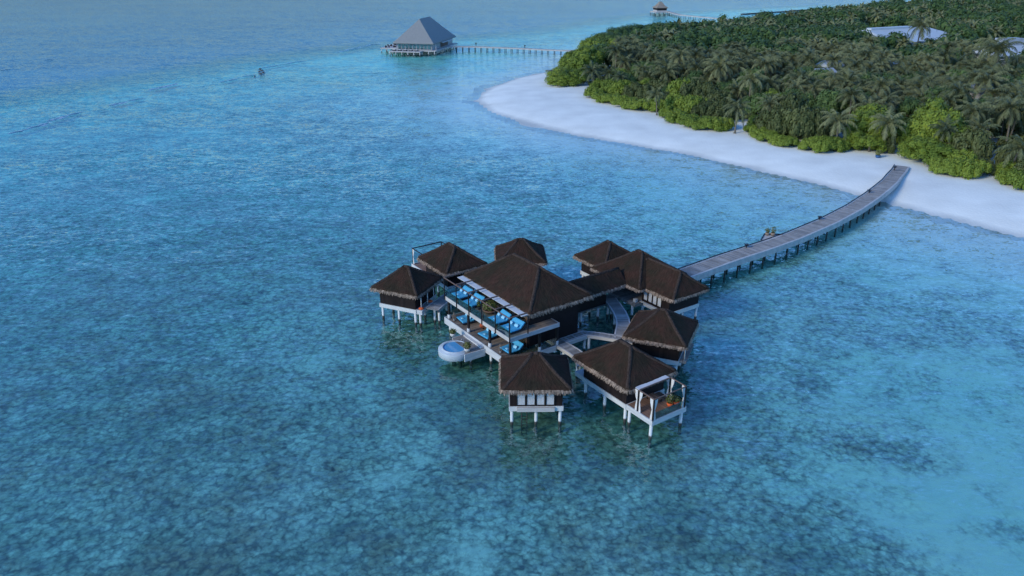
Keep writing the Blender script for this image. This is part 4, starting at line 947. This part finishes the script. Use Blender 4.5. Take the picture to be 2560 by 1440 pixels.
def leafy(seed, rx, ry, h, nl, leaf, lumps=26, core=True, low=False):
    """a crown made of many lumps, each a shell of small leaves"""
    r = random.Random(seed); mb = MB(); cz = h * .42; L_ = []
    for _ in range(lumps):
        th = r.random() * 6.283; ph = math.acos(1 - (1.25 if low else 1.5) * r.random()); q = .62 + .3 * r.random()
        L_.append((Vector((math.sin(ph) * math.cos(th) * rx * q, math.sin(ph) * math.sin(th) * ry * q, max(.12 * h, cz + math.cos(ph) * (h - cz) * q))), (.26 + .16 * r.random()) * min(rx, h)))
    for k in range(nl):
        c, rad = L_[k % lumps]; th = r.random() * 6.283; cz_ = 1 - 1.6 * r.random(); sr = math.sqrt(max(0, 1 - cz_ * cz_)); d = Vector((sr * math.cos(th), sr * math.sin(th), cz_))
        p = c + d * rad * (.84 + .24 * r.random())
        if p.z < 0.02: p.z = .05 * r.random()
        nn = (d + Vector((r.random() - .5, r.random() - .5, r.random() - .2)) * .9).normalized(); t = nn.cross(Vector((r.random() - .5, r.random() - .5, r.random() - .5))).normalized(); u = nn.cross(t); s = leaf * (.6 + .8 * r.random())
        mb.add([p - t * s * .6, p + u * s * .38, p + t * s * .6, p - u * s * .38], [(0, 1, 2, 3)])
    if core:
        for c, rad in L_: mb.lathe([(.001, c.z - rad * .66)] + [(rad * .62 * math.cos(R_(e)), c.z + rad * .62 * math.sin(R_(e))) for e in (-55, -20, 20, 55)] + [(.001, c.z + rad * .66)], c.x, c.y, 7, False)
    return mb
BV = {}
for kind, mt_ in (('shrub', 'shrub'), ('dark', 'shrubdark'), ('broad', 'broad'), ('btree', 'shrub')):
    for i in range(3):
        low = kind in ('shrub', 'dark')
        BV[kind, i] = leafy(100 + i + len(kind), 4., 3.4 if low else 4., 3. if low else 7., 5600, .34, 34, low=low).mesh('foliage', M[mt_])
tb_ = MB().tube([(0, 0, -1), (.1, 0, 3), (-.2, .2, 6)], [.35, .26, .12], 7).tube([(0, 0, 2), (1.2, .6, 4.5)], [.18, .08], 5).tube([(0, 0, 2.2), (-1., -.8, 4.6)], [.18, .08], 5).mesh('trunk', M['trunk'])
sb_ = MB().tube([(0, 0, -.5), (.3, .2, 1.6)], [.12, .05], 5).tube([(0, 0, -.5), (-.5, -.1, 1.5)], [.12, .05], 5).tube([(0, 0, -.5), (.1, -.6, 1.4)], [.12, .05], 5).mesh('stem', M['trunk'])
def ground(x, y):
    d = float(sdist(np.array([[x]]), np.array([[y]]), SHORE)[0, 0]); return 1.5 * (1 - math.exp(-abs(d) / 9)) if d > 0 else 0.
def bush(px, py, r, h, kind, label, group, mat_=None):
    x, y = at(px, py, 1.1); y += r * 1.1; z = ground(x, y) - .1; i = rng.randrange(3)
    tall = kind == 'broad' or kind == 'btree'
    me = BV[kind, i]; r *= 1.12
    T = thing('broadleaf_tree' if tall else 'beach_shrub', label, 'tree' if tall else 'shrub', (x, y, z), rng.random() * 6.28, group)
    T.scale = (r / 4.2, r / 4.2, h / (7.2 if tall else 3.1))
    o = bpy.data.objects.new('crown' if tall else 'foliage', me); C.objects.link(o); o.parent = T
    o = bpy.data.objects.new('trunk' if tall else 'stem', tb_ if tall else sb_); C.objects.link(o); o.parent = T
    OCC.append((x, y, r)); return T
OCC = []
TH = [
 ('broadleaf tree of the island tip clump', 'trees of the island tip', [(1405, 214, 5, 5.5, 'btree'), (1432, 220, 5, 6, 'btree'), (1420, 196, 5, 7, 'btree'), (1455, 207, 6, 10, 'btree'), (1470, 185, 6, 10, 'btree'), (1440, 180, 5.5, 9, 'btree'), (1500, 178, 7, 11, 'broad'), (1490, 160, 7, 11, 'btree'), (1525, 150, 8, 11, 'broad'), (1550, 140, 8, 12, 'broad'), (1590, 130, 8, 12, 'broad'), (1620, 118, 8, 12, 'broad'), (1560, 158, 7, 11, 'btree'), (1395, 222, 3.5, 3.5, 'btree'), (1500, 145, 7, 10, 'btree'), (1650, 108, 9, 12, 'broad')]),
 ('yellow green shrub of the first beach thicket', 'shrubs of the first beach thicket', [(1487, 252, 3.4, 3, 'shrub'), (1505, 262, 3.2, 2.6, 'shrub'), (1530, 267, 3.6, 3, 'shrub'), (1556, 273, 3.6, 3, 'shrub'), (1583, 279, 3.4, 2.8, 'shrub'), (1612, 285, 3.8, 3.2, 'shrub'), (1642, 285, 3.6, 3.4, 'shrub'), (1500, 240, 3.6, 4, 'shrub'), (1530, 247, 4, 4.5, 'shrub'), (1560, 253, 4.2, 5, 'shrub'), (1592, 258, 4, 5, 'dark'), (1622, 263, 4, 5, 'dark'), (1665, 276, 3.4, 4, 'dark'), (1650, 255, 4.2, 5.4, 'dark')]),
 ('yellow green shrub of the second beach thicket', 'shrubs of the second beach thicket', [(1680, 303, 3.4, 3.2, 'shrub'), (1703, 316, 3.6, 3, 'shrub'), (1730, 324, 3.6, 3, 'shrub'), (1758, 330, 3.6, 3, 'shrub'), (1786, 334, 3.6, 3, 'shrub'), (1812, 332, 3.4, 2.9, 'shrub'), (1690, 288, 3.8, 5, 'shrub'), (1715, 297, 4, 5, 'shrub'), (1745, 306, 4, 5.5, 'shrub'), (1775, 312, 4, 5, 'dark'), (1800, 314, 4, 5, 'dark'), (1706, 272, 4.2, 7, 'shrub'), (1740, 280, 4.6, 7.5, 'dark'), (1775, 286, 4.6, 7.5, 'dark'), (1806, 296, 4.4, 6, 'dark')]),
 ('low shrub of the third beach thicket', 'shrubs of the third beach thicket', [(1893, 342, 2.8, 2.4, 'shrub'), (1910, 354, 2.8, 2.4, 'shrub'), (1932, 362, 2.8, 2.3, 'shrub'), (1955, 369, 2.8, 2.3, 'shrub'), (1980, 375, 2.8, 2.3, 'shrub'), (1900, 330, 2.8, 3, 'shrub')]),
 ('dark bush above the third beach thicket', 'dark bushes above the third thicket', [(1940, 350, 4.4, 6.5, 'dark'), (1972, 358, 4.6, 7, 'dark'), (2003, 365, 4.6, 7.5, 'dark'), (2035, 366, 4.4, 7, 'dark'), (1955, 336, 4.6, 8, 'dark'), (1990, 344, 4.6, 9, 'dark'), (2065, 362, 4, 6.5, 'dark')]),
 ('low shrub of the clump left of the jetty landing', 'low shrubs left of the jetty landing', [(2038, 384, 2.8, 2.6, 'shrub'), (2062, 388, 3, 3, 'shrub'), (2088, 388, 3, 3, 'shrub'), (2105, 384, 2.6, 2.8, 'shrub')]),
 ('bright tree just left of the jetty landing', 'bright trees left of the jetty landing', [(2160, 386, 3.6, 4.5, 'btree'), (2188, 392, 3.4, 4.5, 'btree'), (2170, 372, 4, 8, 'btree'), (2200, 378, 3.8, 7.5, 'btree'), (2215, 366, 4, 9, 'broad'), (2185, 362, 4.2, 10, 'btree'), (2222, 390, 2.4, 3, 'dark')]),
 ('big bright tree right of the jetty landing', 'big trees right of the jetty landing', [(2303, 408, 3.6, 5, 'btree'), (2330, 420, 3.8, 5.5, 'btree'), (2358, 428, 3.8, 5, 'btree'), (2310, 392, 4, 8, 'btree'), (2340, 398, 4.4, 10, 'btree'), (2375, 404, 4.4, 10, 'btree'), (2350, 384, 5, 12, 'btree'), (2410, 416, 4.2, 7.5, 'btree'), (2440, 424, 4.2, 6.5, 'dark')]),
 ('green shrub of the low clump at the right', 'low shrubs at the right', [(2372, 444, 3, 3, 'shrub'), (2398, 451, 3.2, 3.2, 'shrub'), (2428, 454, 3.2, 3.2, 'shrub'), (2456, 453, 3.2, 3.2, 'shrub'), (2474, 446, 2.8, 3, 'dark'), (2420, 440, 3.2, 4.2, 'shrub')]),
 ('shrub at the far right beach edge', 'shrubs at the far right edge', [(2540, 455, 3, 3, 'shrub'), (2556, 474, 3, 2.8, 'shrub'), (2580, 486, 3.4, 3.4, 'shrub'), (2560, 440, 3.6, 5, 'dark'), (2600, 470, 4, 5, 'dark')])]
nb = 0
def nth(i, n): return 'leftmost' if i == 0 else 'rightmost' if i == n - 1 else ('second', 'third', 'fourth', 'fifth', 'sixth', 'seventh', 'eighth', 'ninth', 'tenth', 'eleventh', 'twelfth', 'thirteenth', 'fourteenth', 'fifteenth')[i - 1] + ' from left'
for lb, gr, lst in TH:
    od = sorted(range(len(lst)), key=lambda q: lst[q][0])
    for q, (px, py, r, h, k) in enumerate(lst): bush(px, py, r, h, k, lb + ', ' + nth(od.index(q), len(lst)), gr); nb += 1
npalm = 0
front = [(2102, 305, 8.0, 0, 'big palm with drooping fronds right of the dark bush, above the low clump'), (2221, 311, 8.5, 1, 'palm in front of the bright trees just left of the jetty landing'), (2356, 323, 8.5, 2, 'palm rising through the big trees right of the jetty landing'), (2452, 326, 8.5, 3, 'large palm right of the big trees, above the low clump'), (2539, 372, 7.5, 0, 'palm at the right image edge with its dark trunk on the sand'),
         (1844, 272, 8.0, 1, 'palm at the right end of the second beach thicket'), (1646, 236, 7.5, 2, 'round headed palm at the right end of the first beach thicket'), (1922, 264, 8.5, 3, 'palm above the third beach thicket, second from the gap'), (1487, 180, 8, 0, 'palm with visible trunk beside the island tip clump'), (1516, 186, 7.5, 5, 'palm just right of the palm at the island tip clump'), (1544, 196, 7.5, 2, 'palm above the left end of the first thicket'),
         (1738, 143, 11, 4, 'tall pale palm standing above its neighbours left of centre'), (1804, 172, 11, 3, 'wide headed palm behind the second beach thicket'), (1922, 163, 11, 4, 'tall palm behind the third beach thicket'), (1879, 205, 10, 2, 'upright fronded palm behind the gap between the second and third thickets'), (2300, 68, 16, 6, 'tall palm standing in front of the white metal roof'), (2478, 118, 15, 6, 'left tall palm in front of the right hand white roof'), (2508, 130, 15, 4, 'right tall palm in front of the right hand white roof'), (2492, 190, 12, 4, 'pale palm beside the small grey roof near the right edge')]
PP = []
for px, py, h, v, lb in front:
    h = h * .84 if h < 10 else h; x, y = at(px, py, h + 1.2); sc = h / PV[v][0]
    palm(x, y, ground(x, y) - .1, v, rng.random() * 6.28, sc, lb, 'palms that stand out'); PP.append((x, y)); npalm += 1
VEG = [(24,325),(20,299),(20,287),(24,281),(29,281),(33,262),(38,250),(44,241),(50,242),(50,228),(53,218),(60,212),(68,216),(70,203),(75,194),(82,191),(88,187),(95,186),(101,190),(100,176),(101,168),(106,166),(112,168),(116,160),(120,146),(150,110),(230,70),(620,60),(1200,850),(700,900),(430,750),(330,672),(250,604),(196,548),(145,488),(100,432),(80,420),(52,368),(36,340)]
cand = []
r2 = random.Random(11); yy = 165.
while yy < 880:
    step = 6.0 if yy < 330 else (6.6 if yy < 450 else 9.)
    xmax = yy * .72 + 25; xx = 10.
    while xx < xmax:
        cand.append((xx + (r2.random() - .5) * step * .9, yy + (r2.random() - .5) * step * .9)); xx += step
    yy += step
cx_ = np.array([c[0] for c in cand]); cy_ = np.array([c[1] for c in cand]); dv = sdist(cx_[None], cy_[None], VEG)[0]
BAYS = [at(*q, 1.2) for q in ((1668, 278), (1858, 320), (2128, 372), (2246, 376), (1452, 218), (2512, 428))]
near = []
for (x, y), d in zip(cand, dv):
    if d < 1.5: continue
    if any((x - a)**2 + (y - b)**2 < 16 for a, b in PP): continue
    if any((x - a)**2 + (y - b)**2 < (r * .75)**2 for a, b, r in OCC): continue
    px, py = pix(x, y, 9)
    if px > 2680 or px < 1350: continue
    if any(a - 14 < px < c + 8 and b - 8 < py < e + 6 for a, b, c, e in SH): 
        continue
    if math.hypot(x - 92, y - 180) < 9 or (x > 87 and abs(x - 93) < 4 and y < 186): continue
    near.append((y + .25 * x, x, y, d))
near.sort()
def zone(x, y):
    px, py = pix(x, y, 8)
    side = 'above the island tip clump' if px < 1560 else 'behind the first beach thicket' if px < 1700 else 'behind the second beach thicket' if px < 1880 else 'behind the third beach thicket' if px < 2080 else 'behind the bright trees left of the jetty landing' if px < 2260 else 'behind the big trees right of the jetty landing' if px < 2420 else 'near the right image edge'
    base = {'a': 0}; d = y - (300 if px < 1560 else 245 if px < 1700 else 215 if px < 1880 else 200 if px < 2080 else 190 if px < 2260 else 175 if px < 2420 else 165)
    row = 'close behind the beach edge' if d < 16 else 'amid the forest' if d < 45 else 'deep in the forest'
    return side, row
def PL_(x, y, v):
    a, b = zone(x, y); return 'coconut palm %s, %s' % (b, a)
def BL_(x, y):
    a, b = zone(x, y); return 'broadleaf tree %s, %s' % (b.replace(' in the middle rows of', ' amid'), a)
bn = 0; fpal = []; fbro = []
for _, x, y, d in near:
    px, py = pix(x, y, 9)
    if px < 1540 and y > 255: continue
    if d < 4.5 and y < 320: continue
    if any((x - a)**2 + (y - b - 4)**2 < 120 for a, b in BAYS): continue
    n_ = mnoise.noise((x * .035, y * .035, 2.)) + (.30 if d < 13 and y < 320 else 0); isb = (n_ + rng.random() * .5 - .25) > .10
    if isb and bn < 130 and y < 420:
        T = thing('broadleaf_tree', BL_(x, y), 'tree', (x, y, ground(x, y) - .2), rng.random() * 6.28, 'broadleaf trees among the palms'); s = .85 + rng.random() * .45
        T.scale = (s, s, s * (.95 + .3 * rng.random()) * (.8 if d < 13 else 1)); o = bpy.data.objects.new('crown', BV['btree' if d < 13 and rng.random() < .55 else 'broad', rng.randrange(3)]); C.objects.link(o); o.parent = T; o = bpy.data.objects.new('trunk', tb_); C.objects.link(o); o.parent = T; bn += 1
    elif not isb and npalm < 300:
        v = rng.randrange(7); palm(x, y, ground(x, y) - .2, v, rng.random() * 6.28, .95 + rng.random() * .3, PL_(x, y, v), 'palms of the island forest'); npalm += 1
    elif isb: fbro.append((x, y))
    else: fpal.append((x, y))
print('palms', npalm, 'broad', bn, 'far', len(fpal), len(fbro))
# the farther part of the forest, one mass
FA = []
for i in range(5):
    cm_ = crown_mesh((0, 0, 0), 200 + i, nf=15, L=4.6, lod=0); FA.append((np.array(cm_.v), cm_.f))
FB = []
for i in range(3):
    cm_ = leafy(300 + i, 4.6, 4.6, 6., 700, .62, 18, core=True); FB.append((np.array(cm_.v), cm_.f))
def mass(name, items, src, mt_, zf, sf, label, cat):
    V = []; Fc = []; n = 0
    for x, y in items:
        v, f = src[rng.randrange(len(src))]; a = rng.random() * 6.28; s = sf(); c, s_ = math.cos(a), math.sin(a)
        q = np.stack([v[:, 0] * c - v[:, 1] * s_, v[:, 0] * s_ + v[:, 1] * c, v[:, 2]], 1) * s + np.array([x, y, zf()])
        V.append(q); Fc += [tuple(i + n for i in ff) for ff in f]; n += len(v)
    me = bpy.data.meshes.new(name); me.from_pydata(np.concatenate(V).tolist(), [], Fc); me.materials.append(M[mt_]); o = bpy.data.objects.new(name, me); C.objects.link(o); tag(o, label, cat, kind='stuff'); return o
mass('palm_forest', fpal, FA, 'palm', lambda: 7.5 + rng.random() * 4.5, lambda: 1. + rng.random() * .35, 'farther palm crowns merging into one forest canopy', 'forest')
fb2 = fbro + [(x + 3, y + 2) for x, y in fpal if y > 340 and rng.random() < .85]
mass('broadleaf_forest', fb2, FB, 'broad', lambda: 2.2 + rng.random() * 3.4, lambda: 1. + rng.random() * .8, 'farther broadleaf crowns merging into the forest canopy', 'forest')
# undergrowth between the nearer trunks
ug = [(x + rng.random() * 4 - 2, y + rng.random() * 4 - 2) for _, x, y, d in near if d > 4 and y < 400]
FU = []
for i in range(3):
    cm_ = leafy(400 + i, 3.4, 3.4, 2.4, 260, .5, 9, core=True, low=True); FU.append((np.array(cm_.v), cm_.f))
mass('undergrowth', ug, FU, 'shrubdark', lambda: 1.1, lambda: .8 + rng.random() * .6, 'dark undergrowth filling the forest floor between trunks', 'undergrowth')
